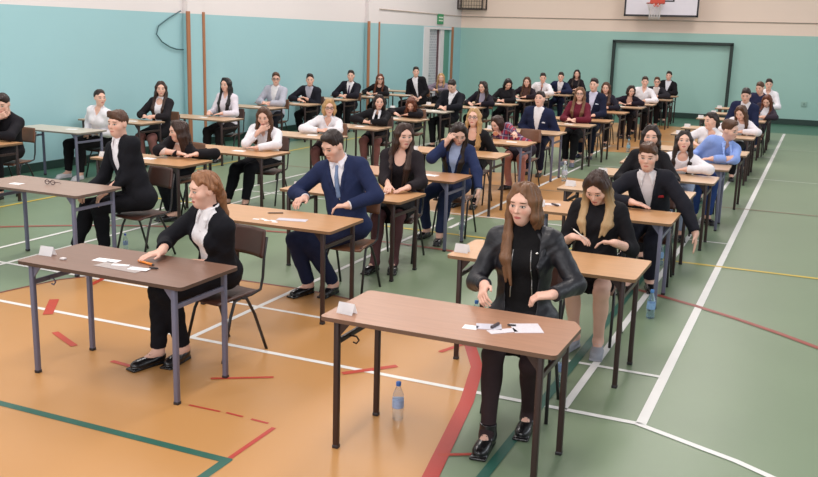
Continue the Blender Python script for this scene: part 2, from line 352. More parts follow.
# goal frame at the end wall
g = empty('handball_goal', (-4.17, YB - 0.14, 0)); tag(g, 'dark handball goal frame standing against the end wall', 'goal')
GM = mat((26, 44, 40), 0.5, 0.1)
for sx in (-1.68, 1.68):
    bm = bmesh.new(); add_box(bm, (sx - 0.045, -0.045, 0), (sx + 0.045, 0.045, 2.19), 0.01); from_bm('post', bm, GM, g)
bm = bmesh.new(); add_box(bm, (-1.725, -0.045, 2.13), (1.725, 0.045, 2.22), 0.01); from_bm('crossbar', bm, GM, g)
for sx in (-1.68, 1.68):
    bm = bmesh.new(); add_tube(bm, [(sx, 0, 2.12), (sx, 0.135, 2.10)], 0.02); from_bm('wall_bracket', bm, GM, g)
s = empty('wall_socket', (-0.42, YB - 0.005, 0.6)); tag(s, 'small pale wall socket low on the green end wall', 'socket')
bm = bmesh.new(); add_box(bm, (-0.07, -0.03, -0.07), (0.07, 0.004, 0.07), 0.008); from_bm('socket_plate', bm, mat((150, 184, 172), 0.5), s)
bm = bmesh.new(); add_lathe(bm, [(0.035, 0), (0.035, 0.01)], 12); o = from_bm('socket_face', bm, mat((120, 150, 140), 0.5), s); o.rotation_euler = (math.radians(90), 0, 0); o.location = (0, -0.03, 0)
# ------------------------------------------------------------------ smooth solid modelling: fields of rounded solids turned into one mesh
V = lambda *a: np.array(a, dtype=np.float64)
def unit(v):
    n = np.linalg.norm(v); return v / n if n > 1e-9 else v
class Solid:
    def __init__(s, res): s.p = []; s.res = res; s.mods = []
    def cap(s, a, b, ra, rb=None, k=0.02, flat=False, sub=False):
        rb = ra if rb is None else rb; m = max(ra, rb)
        s.p.append(('c', (np.array(a), np.array(b), ra, rb, flat), np.minimum(a, b) - m, np.maximum(a, b) + m, k, sub)); return s
    def chain(s, pts, rs, k=0.02):
        for i in range(len(pts) - 1): s.cap(pts[i], pts[i + 1], rs[i], rs[i + 1], k)
        return s
    def ell(s, c, R, rad, k=0.02, sub=False):
        ext = np.sqrt(((np.array(R) * np.array(rad)[:, None]) ** 2).sum(0))
        s.p.append(('e', (np.array(c), np.array(R), np.array(rad)), c - ext, c + ext, k, sub)); return s
    def box(s, c, R, half, rd=0.006, k=0.01, sub=False):
        ext = (np.abs(np.array(R)) * np.array(half)[:, None]).sum(0)
        s.p.append(('b', (np.array(c), np.array(R), np.array(half), rd), c - ext, c + ext, k, sub)); return s
    def vee(s, o, R, u0, u1, wb, wt, f0=0.02):
        c = o; ext = np.array([0.45] * 3)
        s.p.append(('v', (np.array(o), np.array(R), u0, u1, wb, wt, f0), c - ext, c + ext, 0.0, True)); return s
    def dist(s, P, kind, q):
        if kind == 'c':
            a, b, ra, rb, flat = q; ab = b - a; L2 = max(ab @ ab, 1e-12); pa = P - a
            t = (pa @ ab) / L2; tc = np.clip(t, 0, 1)
            d = np.sqrt(((pa - tc[..., None] * ab) ** 2).sum(-1)) - (ra + (rb - ra) * tc)
            if flat: d = np.maximum(d, (t - 1) * math.sqrt(L2))
            return d
        if kind == 'e':
            c, R, rad = q; x = (P - c) @ R.T; k0 = np.sqrt(((x / rad) ** 2).sum(-1)); k1 = np.sqrt(((x / rad ** 2) ** 2).sum(-1))
            return k0 * (k0 - 1) / np.maximum(k1, 1e-9)
        if kind == 'b':
            c, R, h, rd = q; x = np.abs((P - c) @ R.T) - (h - rd)
            return np.sqrt((np.maximum(x, 0) ** 2).sum(-1)) + np.minimum(x.max(-1), 0) - rd
        if kind == 'v':
            o, R, u0, u1, wb, wt, f0 = q; x = (P - o) @ R.T
            wdt = wb + (wt - wb) * np.clip((x[..., 2] - u0) / (u1 - u0), 0, 1.3)
            return np.maximum(np.maximum(np.abs(x[..., 0]) - wdt, u0 - x[..., 2]), f0 - x[..., 1])
    def front(s, o, R, sx, u):
        f = np.linspace(0.30, -0.02, 65); P = o + sx * R[0] + u * R[2] + f[:, None] * R[1]
        D = np.full(len(f), 9.0)
        for kind, q, lo, hi, k, sub in s.p:
            if not sub: D = np.minimum(D, s.dist(P, kind, q))
        i = np.flatnonzero(D < 0); return f[i[0]] if len(i) else 0.1
    def mesh(s):
        res = s.res; MG = 0.05
        lo = np.min([p[2] for p in s.p if not p[5]], 0) - 3 * res; hi = np.max([p[3] for p in s.p if not p[5]], 0) + 3 * res
        n = np.ceil((hi - lo) / res).astype(int) + 1
        F = np.full(n, MG, dtype=np.float32)
        for kind, q, a, b, k, sub in s.p:
            m = k + 2 * res if not sub else 2 * res
            i0 = np.maximum(((a - m - lo) / res).astype(int), 0); i1 = np.minimum(np.ceil((b + m - lo) / res).astype(int) + 1, n)
            if np.any(i1 <= i0): continue
            ax = [lo[d] + res * np.arange(i0[d], i1[d]) for d in range(3)]
            P = np.stack(np.meshgrid(*ax, indexing='ij'), -1)
            D = s.dist(P, kind, q).astype(np.float32)
            sl = tuple(slice(i0[d], i1[d]) for d in range(3)); B = F[sl]
            if sub: F[sl] = np.maximum(B, -D)
            elif k > 0:
                h = np.maximum(k - np.abs(B - D), 0) / k; F[sl] = np.minimum(B, D) - h * h * k * 0.25
            else: F[sl] = np.minimum(B, D)
        for fn in s.mods:
            idx = np.flatnonzero(np.abs(F.ravel()) < 3 * res)
            P = np.stack(np.unravel_index(idx, F.shape), -1) * res + lo
            F.ravel()[idx] += fn(P).astype(np.float32)
        F[0] = F[-1] = MG; F[:, 0] = F[:, -1] = MG; F[:, :, 0] = F[:, :, -1] = MG
        S = F < 0
        c8 = [(i, j, k) for i in (0, 1) for j in (0, 1) for k in (0, 1)]
        nx, ny, nz = F.shape
        cs = lambda A, c: A[c[0]:nx - 1 + c[0], c[1]:ny - 1 + c[1], c[2]:nz - 1 + c[2]]
        cnt = np.zeros((nx - 1, ny - 1, nz - 1), np.uint8)
        for c in c8: cnt += cs(S, c)
        act = np.flatnonzero(((cnt > 0) & (cnt < 8)).ravel())
        if len(act) == 0: return np.zeros((0, 3)), np.zeros((0, 4), int)
        ijk = np.stack(np.unravel_index(act, cnt.shape), -1)
        vals = {c: F[ijk[:, 0] + c[0], ijk[:, 1] + c[1], ijk[:, 2] + c[2]] for c in c8}
        acc = np.zeros((len(act), 3)); num = np.zeros(len(act))
        for c in c8:
            for d in range(3):
                if c[d] == 0:
                    e = list(c); e[d] = 1; va, vb = vals[c], vals[tuple(e)]; x = (va < 0) != (vb < 0)
                    t = np.where(x, va / np.where(x, va - vb, 1), 0); pt = np.repeat(np.array(c, float)[None], len(act), 0); pt[:, d] = t
                    acc += pt * x[:, None]; num += x
        verts = (acc / num[:, None] + ijk) * res + lo
        vid = np.full(cnt.size, -1, np.int32); vid[act] = np.arange(len(act)); vid = vid.reshape(cnt.shape)
        quads = []
        for d in range(3):
            o1, o2 = [(1, 2), (2, 0), (0, 1)][d]
            A = S; sl0 = [slice(1, -1)] * 3; sl1 = [slice(1, -1)] * 3; sl0[d] = slice(0, -1); sl1[d] = slice(1, None)
            a = A[tuple(sl0)]; b = A[tuple(sl1)]; x = np.flatnonzero((a != b).ravel())
            if not len(x): continue
            I = np.stack(np.unravel_index(x, a.shape), -1); sgn = a.ravel()[x]
            base = I.copy()
            for dd in range(3):
                if dd != d: base[:, dd] += 1
            def cell(p, q):
                t = base.copy(); t[:, o1] -= p; t[:, o2] -= q; return vid[t[:, 0], t[:, 1], t[:, 2]]
            Q = np.stack([cell(1, 1), cell(0, 1), cell(0, 0), cell(1, 0)], -1)
            Q[~sgn] = Q[~sgn][:, ::-1]; quads.append(Q)
        return verts, np.concatenate(quads)
    def obj(s, name, m, parent, origin, head=None):
        v, q = s.mesh()
        me = bpy.data.meshes.new(name); nv, nq = len(v), len(q)
        me.vertices.add(nv); me.vertices.foreach_set('co', (v - origin).astype(np.float32).ravel())
        me.loops.add(nq * 4); me.loops.foreach_set('vertex_index', q.astype(np.int32).ravel())
        me.polygons.add(nq); me.polygons.foreach_set('loop_start', np.arange(0, nq * 4, 4, dtype=np.int32))
        me.polygons.foreach_set('use_smooth', np.ones(nq, bool))
        me.materials.append(m)
        if head is not None:
            hc, R, hs = head; a = me.attributes.new('hl', 'FLOAT_VECTOR', 'POINT'); a.data.foreach_set('vector', (((v - hc) @ R.T) / hs).astype(np.float32).ravel())
        me.update(calc_edges=True); me.validate()
        return link(name, me, parent)

def frame(a, pitch=0.0, roll=0.0):
    a, p, r = math.radians(a), math.radians(pitch), math.radians(roll)
    f0 = V(math.sin(a), -math.cos(a), 0); Z = V(0, 0, 1)
    f = f0 * math.cos(p) - Z * math.sin(p); u = Z * math.cos(p) + f0 * math.sin(p); s = np.cross(f, u)
    return np.array([s * math.cos(r) - u * math.sin(r), f, u * math.cos(r) + s * math.sin(r)])   # rows: right, forward, up
def bone2(a, t, l1, l2, pole):
    d = t - a; L = min(np.linalg.norm(d), (l1 + l2) * 0.995); d = unit(d); e = a + d * L
    x = (l1 * l1 - l2 * l2 + L * L) / (2 * L); h = math.sqrt(max(l1 * l1 - x * x, 0)); q = pole - (pole @ d) * d
    return a + d * x + unit(q) * h, e

HAIRC = dict(black=(26, 20, 20), dark=(42, 29, 25), dbrown=(56, 36, 28), brown=(82, 54, 38), lbrown=(112, 78, 54), auburn=(98, 52, 34), red=(140, 96, 66), blond=(176, 138, 92), ash=(130, 104, 80))
def build_person(d):
    hd = np.array(d['head']); fem = d['sex'] == 'f'; hs = 0.96 if fem else 1.0
    hip = np.array(d['hip'] + (0.58,)); seatc = hip.copy()
    dist = np.linalg.norm(hd - V(0, 0, 2.2)); near = dist < 7.6
    res = min(max(0.00098 * dist, 0.0048), 0.0135)
    inf = 0.0 if near else min(0.0045, res * 0.35)
    RH = frame(d['a'], d.get('pitch', 0), d.get('roll', 0)); sH, fH, uH = RH
    T0 = frame(d.get('ty', d['a'] * 0.3)); S0, F0, _ = T0
    nk = hd - uH * 0.155 * hs - fH * 0.03 - V(0, 0, 0.012)
    U = unit(nk - hip); L = np.linalg.norm(nk - hip); S = unit(S0 - (S0 @ U) * U); Fw = np.cross(U, S); RT = np.array([S, Fw, U])
    sw = 0.146 if fem else 0.170; g = d.get('build', 1.0); sw *= g
    sh = {1: nk - U * 0.055 + S * sw, -1: nk - U * 0.055 - S * sw}      # right (+1) and left (-1) shoulder
    deskc = d['desk']; ytop = deskc[1] + 0.29
    def torso(B, t, k=0.05, hips=True):
        if fem:
            B.ell(hip + V(0, 0, .02), T0, V(.168 * g, .118, .12) + t, k) if hips else None
            B.ell(hip + U * L * .36, RT, V(.128 * g, .093, .17) + t, k); B.ell(hip + U * L * .68, RT, V(.145 * g, .098, .155) + t, k)
            for q in (1, -1): B.ell(hip + U * L * .66 + S * q * .062 + Fw * .072, RT, V(.058, .05, .06) + t, 0.04)
        else:
            B.ell(hip + V(0, 0, .02), T0, V(.165 * g, .118, .12) + t, k) if hips else None
            B.ell(hip + U * L * .36, RT, V(.150 * g, .108, .18) + t, k); B.ell(hip + U * L * .68, RT, V(.164 * g, .110, .165) + t, k)
        B.cap(sh[1] - S * 0.02, sh[-1] + S * 0.02, (.05 if fem else .058) + t, None, k)
        for q in (1, -1): B.cap(nk + U * 0.012, sh[q] - S * q * 0.03, .040 + t, .046 + t, 0.04)
    # arms
    arms = {}
    for q, nm in ((1, 'R'), (-1, 'L')):
        h = d.get(nm, 'desk')
        if h == 'desk': tgt = V(hip[0] - q * 0.13, min(ytop - 0.07, nk[1] - 0.14), 0.812)
        elif h == 'fold': tgt = V(hip[0] - q * 0.055, min(ytop - 0.07, nk[1] - 0.14), 0.812)
        elif h == 'lap': tgt = V(hip[0] - q * 0.10, hip[1] - 0.20, 0.675)
        elif h == 'mouth': tgt = hd + fH * 0.115 - uH * 0.135 + sH * q * 0.03
        elif h == 'hair': tgt = hd + sH * q * 0.13 + fH * 0.06 - uH * 0.06
        else: tgt = np.array(h)
        pole = d.get('pole' + nm); pole = np.array(pole) if pole is not None else (S * q * .5 - Fw * 0.4 - V(0, 0, .9) if h not in ('mouth', 'hair') else S * q * .8 + Fw * .4 - V(0, 0, 1.0))
        l1, l2 = (.285, .245) if fem else (.305, .262)
        el, wr = bone2(sh[q], tgt, l1, l2, pole)
        if tgt[1] < ytop + .02 and tgt[2] > .74 and d.get('pole' + nm) is None and h not in ('mouth', 'hair', 'lap'):
            ax = unit(tgt - sh[q]); p1 = unit(pole - (pole @ ax) * ax); p2 = np.cross(ax, p1); best = None
            for ph in np.linspace(-math.pi, math.pi, 49):
                e_, w_ = bone2(sh[q], tgt, l1, l2, p1 * math.cos(ph) + p2 * math.sin(ph))
                t_ = 1.0 if e_[1] < ytop else (ytop - w_[1]) / max(e_[1] - w_[1], 1e-6)
                z_ = w_[2] + (e_[2] - w_[2]) * t_
                c_ = 8 * max(0, .798 + .012 * t_ + inf * 1.3 - z_) + .05 * abs(ph) + (.5 * max(0, -(e_ - sh[q]) @ S * q))
                if best is None or c_ < best[0]: best = (c_, e_, w_)
            el, wr = best[1], best[2]
        arms[q] = (el, wr, h)
    def arm(B, q, t, end=1.0, flat=True, k=0.03, start=0.0):
        el, wr, _ = arms[q]; w_ = el + (wr - el) * end
        r = (.046, .040, .037, .027) if fem else (.053, .046, .042, .030)
        B.cap(sh[q] + (el - sh[q]) * start, el, r[0] + t, r[1] + t, k)
        if end > 0.02: B.cap(el, w_, r[1] * .97 + t, r[1] * .97 + (r[3] - r[1] * .97) * end + t, k, flat=flat)
    # legs
    legs = {}
    ll = (.415, .42) if fem else (.44, .44)
    for q, nm in ((1, 'R'), (-1, 'L')):
        hj = hip + S0 * q * .088 - V(0, 0, .012)
        ft = d.get('foot' + nm)
        if ft is None:
            rs = random.Random(d['key'] + nm); fx = hip[0] - q * .10 + F0[0] * .3 + rs.uniform(-.05, .05); lim = .36 - q * .0
            ft = (min(max(fx, deskc[0] - .40 + (.0 if q == 1 else .17)), deskc[0] + .40 - (.17 if q == 1 else .0)), hip[1] - .36 + rs.uniform(-.10, .12))
        ank = V(ft[0], ft[1], ft[2] if len(ft) > 2 else 0.078)
        fdx = unit(V(ank[0] - hj[0], ank[1] - hj[1], 0)); kn, ank = bone2(hj, ank, ll[0], ll[1], F0 * .4 + fdx * .7 + V(0, 0, 1.2) + S0 * q * .08)
        legs[q] = (hj, kn, ank)
    def leg(B, q, t, end=1.0, flat=False, k=0.03, thigh=True):
        hj, kn, an = legs[q]; r = (.082, .056, .036) if fem else (.082, .058, .040)
        if thigh: B.cap(hj, kn, r[0] + t, r[1] + t, k)
        e = kn + (an - kn) * end; B.cap(kn, e, r[1] * .93 + t, r[2] + (1 - end) * .01 + t, k, flat=flat)
        m = kn + (an - kn) * .3 - unit(np.cross(np.cross(an - kn, F0), an - kn)) * .016
        B.ell(m, np.array([S0, np.cross(unit(an - kn), S0), unit(an - kn)]), V(.05, .05, .12) + t, k)
    def footdir(q): return unit(F0 + S0 * q * .18) if d.get('fd' + ('R' if q == 1 else 'L')) is None else unit(np.array(d['fd' + ('R' if q == 1 else 'L')] + (0,)))
    # --- body: one surface
    B = Solid(res)
    torso(B, -0.004); arm(B, 1, 0, flat=False); arm(B, -1, 0, flat=False)
    for q in (1, -1):
        leg(B, q, 0); an = legs[q][2]; fd = footdir(q)
        B.cap(an, an + fd * .13 - V(0, 0, an[2] - .035), .036, .026, .03)
    nr = (.047 if fem else .057)
    B.cap(nk - U * .03 - Fw * .008, hd - uH * .06 * hs - fH * .026, nr + .004, nr - .004, .018)
    P = lambda s_, f_, u_: hd + (sH * s_ + fH * f_ + uH * u_) * hs
    E_ = lambda c, rad, k=0.02, sub=False: B.ell(P(*c), RH, V(*rad) * hs, k, sub)
    E_((0, -.012, .036), (.076, .096, .086), .03)
    E_((0, .018, -.035), (.055 if fem else .060, .067, .074), .035)
    E_((0, .046, -.085), (.028 if fem else .037, .038, .034), .04)
    B.cap(P(-.042, .050, -.022), P(.042, .050, -.022), .027 * hs, None, .03)
    B.cap(P(-.034, .072, .030), P(.034, .072, .030), .017 * hs, None, .02)
    if near:
        for q in (1, -1): E_((q * .033, .100, .004), (.017, .016, .011), .0, True)
        for q in (1, -1): E_((q * .031, .074, .003), (.0145, .0155, .0135), .004)
    B.cap(P(0, .082, .018), P(0, .105, -.026), .0065 * hs, .0105 * hs, .010)
    for q in (1, -1): B.cap(P(q * .009, .090, -.030), P(q * .013, .088, -.031), .0075 * hs, None, .006)
    E_((0, .079, -.058), (.023, .013, .0085), .008); E_((0, .078, -.070), (.019, .013, .0085), .008)
    for q in (1, -1): E_((q * .077, -.012, -.004), (.010, .021, .031), .01)
    # hands with five fingers
    for q, nm in ((1, 'R'), (-1, 'L')):
        el, wr, h = arms[q]; fa = unit(wr - el)
        hdir = d.get('h' + nm)
        if hdir is not None: fd = unit(np.array(hdir[0], float)); nrm = unit(np.array(hdir[1], float))
        elif h == 'mouth': fd = unit(fa * .3 - sH * q * .9 + uH * .35); nrm = -fH
        elif h == 'hair': fd = unit(uH * .8 - sH * q * .25 + fH * .25); nrm = unit(-sH * q - fH * .2)
        elif isinstance(h, str) and h in ('desk', 'fold'): fd = unit(unit(V(fa[0], fa[1], 0) - S * q * (.25 if h == 'desk' else .9)) + V(0, 0, -.16)); nrm = V(0, 0, -1)
        elif h == 'lap': fd = unit(V(fa[0], fa[1], fa[2] * .5)); nrm = V(0, 0, -1)
        else: fd = unit(fa + V(0, 0, -.1)); nrm = V(0, 0, -1)
        nrm = unit(nrm - (nrm @ fd) * fd); th = np.cross(fd, nrm) * q; hh = .93 if fem else 1.03
        fr = max(.0082 * hh, res * .62)
        B.cap(wr - fa * .03, wr + fd * .02, .025 * hh, .025 * hh, .015)
        B.box(wr + fd * .05 * hh, np.array([th, fd, nrm]), V(.040, .048, .0135) * hh, .012, .012)
        curl = d.get('curl' + nm, 8 if wr[2] < .83 and wr[1] < ytop + .03 and h not in ('mouth', 'hair', 'lap') else 35); ca, cb = math.radians(curl), math.radians(curl * 2.0)
        for i, (of, l1) in enumerate(((.031, .043), (.0105, .048), (-.0105, .045), (-.030, .036))):
            b0 = wr + fd * .088 * hh + th * of * hh; d1 = fd * math.cos(ca) + nrm * math.sin(ca) + th * of * .8; d2 = fd * math.cos(cb) + nrm * math.sin(cb)
            b1 = b0 + unit(d1) * l1 * hh; B.cap(b0, b1, fr * 1.04, fr, .004); B.cap(b1, b1 + d2 * l1 * .8 * hh, fr, fr * .85, .003)
        t0 = wr + fd * .025 * hh + th * .028 * hh; t1 = t0 + unit(th * .75 + fd * .7 + nrm * .25) * .045 * hh; t2 = t1 + unit(fd * .95 + th * .15 + nrm * .2) * .034 * hh
        B.cap(t0, t1, fr * 1.5, fr * 1.15, .012); B.cap(t1, t2, fr * 1.15, fr * .95, .003)
    hc = HAIRC[d['hair'][1]]
    root = empty('person', (hip[0], hip[1], 0)); org = V(hip[0], hip[1], 0)
    tag(root, d['label'], 'person', 'students sitting at the exam desks')
    skin = d.get('skin', (222, 176, 156))
    head = (hd, RH, hs)
    B.obj('body', skin_mat(skin, tuple(int(v * .8) for v in hc), (178, 96, 92) if fem else (190, 122, 108)), root, org, head)
    # --- hair
    st = d['hair'][0]; H = Solid(res * (0.9 if near else 1)); hk = .02
    HE = lambda c, rad, k=hk, sub=False: H.ell(P(*c), RH, V(*rad) * hs, k, sub)
    if st.startswith('short'):
        HE((0, -.016, .044), (.0795, .101, .086)); HE((0, .018, .094), (.060, .074, .038)); HE((.01, -.03, .10), (.055, .06, .034))
        if 'q' in st: HE((0, .050, .104), (.050, .034, .024))
        if 'fringe' in st:
            for x0, x1, z1 in ((.045, -.01, .066), (.02, -.045, .060), (-.01, -.068, .060), (.05, .066, .070)): H.cap(P(x0, .062, .106), P(x1, .084 - abs(x1) * .35, z1), .020, .010, .014)
        HE((0, .125, (-.014 if 'q' in st else -.026) if 'fringe' not in st else -.040), (.080, .100, .112 if 'fringe' not in st else .100), 0, True)
        for q in (1, -1): HE((q * .085, .002, -.022), (.020, .034, .045), 0, True)
        H.box(P(0, -.03, -.132), RH, V(.15, .15, .085), 0.002, 0, True)
    else:
        HE((0, -.018, .040), (.083, .105, .092))
        HE((0, .01, .098), (.058, .06, .03))
        if st in ('front', 'back', 'mixR', 'mixL', 'bob', 'wavy', 'veil'):
            hl_ = d.get('hl', .27)
            for q in (1, -1):
                a0 = P(q * .03, .035, .108)
                if st == 'bob':
                    for j, (x_, y_) in enumerate(((.072, .035), (.080, .0), (.070, -.045))): H.chain([a0, P(q * x_, y_, .03), P(q * (x_ + .006), y_, -.05), P(q * (x_ - .002), y_ + .006, -.112)], [.022, .022, .024, .010], .025)
                    continue
                fr_ = st in ('front', 'wavy', 'veil') or (st == 'mixR' and q == 1) or (st == 'mixL' and q == -1)
                for j in range(3):
                    a1 = P(q * (.070, .078, .076)[j], (.034, .005, -.03)[j], .030); a2 = P(q * (.079, .086, .080)[j], (.026, -.005, -.045)[j], -.07)
                    if st == 'veil' and j < 2: a1, a2 = P(q * (.055, .07)[j], (.07, .045)[j], .03), P(q * (.045, .07)[j], (.085, .06)[j], -.07)
                    if fr_:
                        cf = .018 if fem else .012
                        e1 = nk + S * q * (.085, .108, .098)[j] - U * .03 + Fw * (.068, .045, .0)[j]; e2 = nk + S * q * (.078, .104, .112)[j] - U * .15 + Fw * ((.112, .096, .06)[j] + cf); e3 = nk + S * q * (.052, .084, .108)[j] - U * hl_ * (1, .94, .8)[j] + Fw * ((.128, .115, .075)[j] + cf)
                        H.chain([a0, a1, a2, e1, e2, e3], [.016, .020, .022, .022, .021, .007], .022)
                    else:
                        e1 = nk + S * q * (.070, .088, .055)[j] - U * .03 + Fw * (-.02, -.05, -.07)[j]; e2 = nk + S * q * (.065, .088, .05)[j] - U * (.16, .2, .22)[j] - Fw * (.075, .095, .105)[j]
                        H.chain([a0, a1, a2, e1, e2], [.016, .020, .022, .023, .010], .022)
            if st == 'bob': H.chain([P(0, -.08, .02), P(0, -.07, -.085)], [.07, .05], .03)
            else: H.chain([P(0, -.075, .03), P(0, -.07, -.10), nk - Fw * .075 - U * .10, nk - Fw * .11 - U * .22], [.06, .062, .055, .03], .03)
        elif st == 'tied':
            for q in (1, -1): H.chain([P(q * .02, .045, .108), P(q * .064, .030, .065), P(q * .080, -.03, .02), P(q * .04, -.09, -.015)], [.014, .016, .016, .02], .02)
            H.chain([P(0, -.10, .0), P(0, -.115, -.06), nk - Fw * .095 - U * .04, nk - Fw * .11 - U * .17], [.035, .033, .03, .014], .02)
            H.chain([P(.03, .01, .120), P(-.045, -.02, .108), P(-.078, -.06, .055), P(-.05, -.1, .0)], [.015, .017, .017, .018], .006)
            H.chain([P(-.03, .01, .120), P(.045, -.02, .108), P(.078, -.06, .055), P(.05, -.1, .0)], [.015, .017, .017, .018], .006)
        elif st == 'bun':
            HE((0, -.10, .055), (.045, .04, .045)); H.box(P(0, -.03, -.14), RH, V(.15, .15, .085), 0.002, 0, True)
        HE((0, .128, -.018), (.070, .102, .118), 0, True)
        if st in ('tied', 'bun'):
            for q in (1, -1): HE((q * .09, .012, -.025), (.024, .034, .042), 0, True); HE((q * .086, .056, .006), (.036, .056, .066), 0, True)
        H.mods.append(lambda Q: (lambda x: .0045 * np.exp(-(x[:, 0] / .006) ** 2) * (x[:, 2] > .05) * (x[:, 1] > -.04))((Q - hd) @ RH.T))
    am = .0035 if near else .003
    if st == 'wavy' or d.get('curly'): H.mods.append(lambda Q: .0045 * np.sin(Q[:, 2] * 62 + Q[:, 0] * 80) * np.sin(Q[:, 0] * 50 + Q[:, 1] * 60 + Q[:, 2] * 14))
    def strands(Q):
        x = (Q - hd) @ RH.T; an = np.arctan2(x[:, 0], x[:, 1] + .02) + 1.2 * x[:, 0]
        fade = np.clip((.055 - x[:, 1]) / .04, .12, 1) ; return fade * am * np.sin(an * 19 + np.sin(x[:, 2] * 22) * 1.3) + fade * am * .6 * np.sin(an * 43 + x[:, 2] * 25)
    H.mods.append(strands)
    H.obj('hair', hair_mat(hc, d['hair'][2] if len(d['hair']) > 2 else None), root, org, head)
    # --- clothes
    rs_ = random.Random(d['key'] + 'fold'); ph = [rs_.uniform(0, 6.28) for _ in range(9)]
    def folds(Q, A=.0042 if near else .003):
        x = (Q - nk) @ RT.T
        a_ = np.sin(x[:, 2] * 55 + x[:, 0] * 38 + 2.5 * np.sin(x[:, 0] * 17 + ph[0]) + ph[1]) * np.sin(x[:, 0] * 21 + x[:, 1] * 26 + ph[2])
        b_ = np.sin(x[:, 2] * 33 - x[:, 0] * 47 + 2.0 * np.sin(x[:, 1] * 19 + ph[3]) + ph[4]) * np.sin(x[:, 2] * 12 + ph[5])
        c_ = np.sin(x[:, 0] * 90 + x[:, 2] * 64 + 2 * np.sin(x[:, 2] * 23 + ph[6])) * np.sin(x[:, 1] * 33 + x[:, 2] * 20 + ph[7])
        return A * (.55 * a_ + .5 * b_ + .3 * c_)
    top = d['top']; kind = top[0]; tc = top[1]
    stripe = None
    if kind in ('blazer', 'open'):
        uc = top[2]
        Q = Solid(res); torso(Q, .006 + inf * .7)
        if d.get('turtle'): Q.cap(nk - U * .02, hd - uH * .085 * hs - fH * .02, nr + .011, nr + .008, .03)
        for q in (1, -1):
            arm(Q, q, .006 + inf * .7, .985 if d.get('cuffs') else .4)
        if d.get('low'): Q.ell(nk + Fw * .10 - U * .03, RT, V(.065, .09, d['low']), 0, True)
        if not d.get('turtle') and not d.get('low'): pass
        Q.obj('shirt', cloth(uc, .8), root, org)
        J = Solid(res); t = .017 + inf * 1.3; torso(J, t)
        J.ell(hip + V(0, 0, .01), T0, V(.178 * g, .135, .10) + inf, .05)
        for q in (1, -1): arm(J, q, .014 + inf * 1.3, .95)
        ft = J.front
        if kind == 'blazer':
            u0 = -L * d.get('vee', .60); wt = .072
            if near or dist < 12:
                for q in (1, -1):
                    pts = []
                    for i in range(6):
                        x = i / 5; u_ = -.03 + (u0 + .03) * x; s_ = q * (wt + .014) * (1 - x * .88); pts.append(nk + S * s_ + U * u_ + Fw * (ft(nk, RT, s_, u_) + .001))
                    J.chain(pts, [.013, .016, .018, .016, .012, .008], .006)
            J.vee(nk, RT, u0, -.02, .0, wt, .0)
        else:
            J.vee(nk, RT, -L - .2, -.02, d.get('gap', .05), d.get('gapt', .062), .0)
        J.mods.append(folds)
        jo = J.obj('jacket', d['mat_top'] if d.get('mat_top') else cloth(tc), root, org)
    else:
        Q = Solid(res); torso(Q, .013 + inf * 1.2)
        sl = d.get('sleeve', .96)
        for q in (1, -1): arm(Q, q, .011 + inf * 1.2, sl)
        if d.get('low'): Q.ell(nk + Fw * .10 - U * .03, RT, V(.075, .10, d['low']), 0, True)
        if kind == 'sweater': Q.ell(nk + U * .03 + Fw * .03, RT, V(.058, .07, .055), 0, True)
        else: Q.vee(nk, RT, -.085, -.01, .0, .04, .02)
        J = Q; Q.mods.append(folds)
        Q.obj({'sweater': 'sweater', 'shirt': 'shirt'}[kind], top[2] if len(top) > 2 and not isinstance(top[2], tuple) else cloth(tc, .8), root, org)
    if d.get('collar'):
        K = Solid(res); ax = unit(hd - uH * .06 - fH * .018 - nk); cc = nk + ax * .028
        f2 = unit(Fw - (Fw @ ax) * ax); s2 = np.cross(f2, ax)
        for lv, rr in ((0.0, nr + .014), (.020, nr + .010)):
            pts = [cc + ax * (lv + .010 * (1 - math.cos(x)) * .6 - .012) + f2 * rr * math.cos(x) + s2 * rr * math.sin(x) for x in np.linspace(.32, 2 * math.pi - .32, 15)]
            K.chain(pts, [.0075] * 15, .008)
        for q in (1, -1):
            p1 = nk + S * q * .046 - U * .050; p1 = p1 + Fw * (J.front(nk, RT, q * .046, -.050) + .001 - (p1 - nk) @ Fw)
            cr = .0058 if near else max(.006, res * .55)
            for an_ in (.30, .55, .85, 1.15):
                p0 = cc + f2 * (nr + .014) * math.cos(an_) + s2 * q * (nr + .014) * math.sin(an_); K.chain([p0, (p0 + p1) / 2 + Fw * .006 + S * q * .004, p1], [cr, cr, cr * .8], .010)
        K.obj('collar', cloth(d['collar'], .75), root, org)
    SF = Solid(res); torso(SF, .012 + inf)
    onfront = lambda s_, u_, e=.003: nk + S * s_ + U * u_ + Fw * (SF.front(nk, RT, s_, u_) + e)
    JF = J if kind in ('blazer', 'open') else SF
    onjacket = lambda s_, u_, e=.003: nk + S * s_ + U * u_ + Fw * (JF.front(nk, RT, s_, u_) + e)
    if d.get('tie'):
        K = Solid(max(res * .8, .0045)); us = (-.035, -.06, -.12, -.2, -.28); pts = [onfront(0, u_, .006) for u_ in us]
        K.chain(pts, [.017, .012, .017, .021, .023], .006); K.obj('tie', mat(d['tie'], .6, .5, 60, (1, 1, .4), kind='tie'), root, org)
    if d.get('pocket'):
        c0 = onjacket(-.10, -.17); K = Solid(max(res * .7, .004)); K.box(c0 - U * 0.0, RT, V(.040, .007, .008 if d['pocket'][0] > 150 and d['pocket'][1] < 100 else .013), .003, .0); K.obj('pocket_square', cloth(d['pocket']), root, org)
    if d.get('buttons'):
        K = Solid(max(res * .7, .004))
        for u_ in (-.09, -.16, -.23): K.ell(onfront(0, u_, .004), RT, V(.007, .004, .007), .0)
        K.obj('buttons', cloth((222, 216, 216)), root, org)
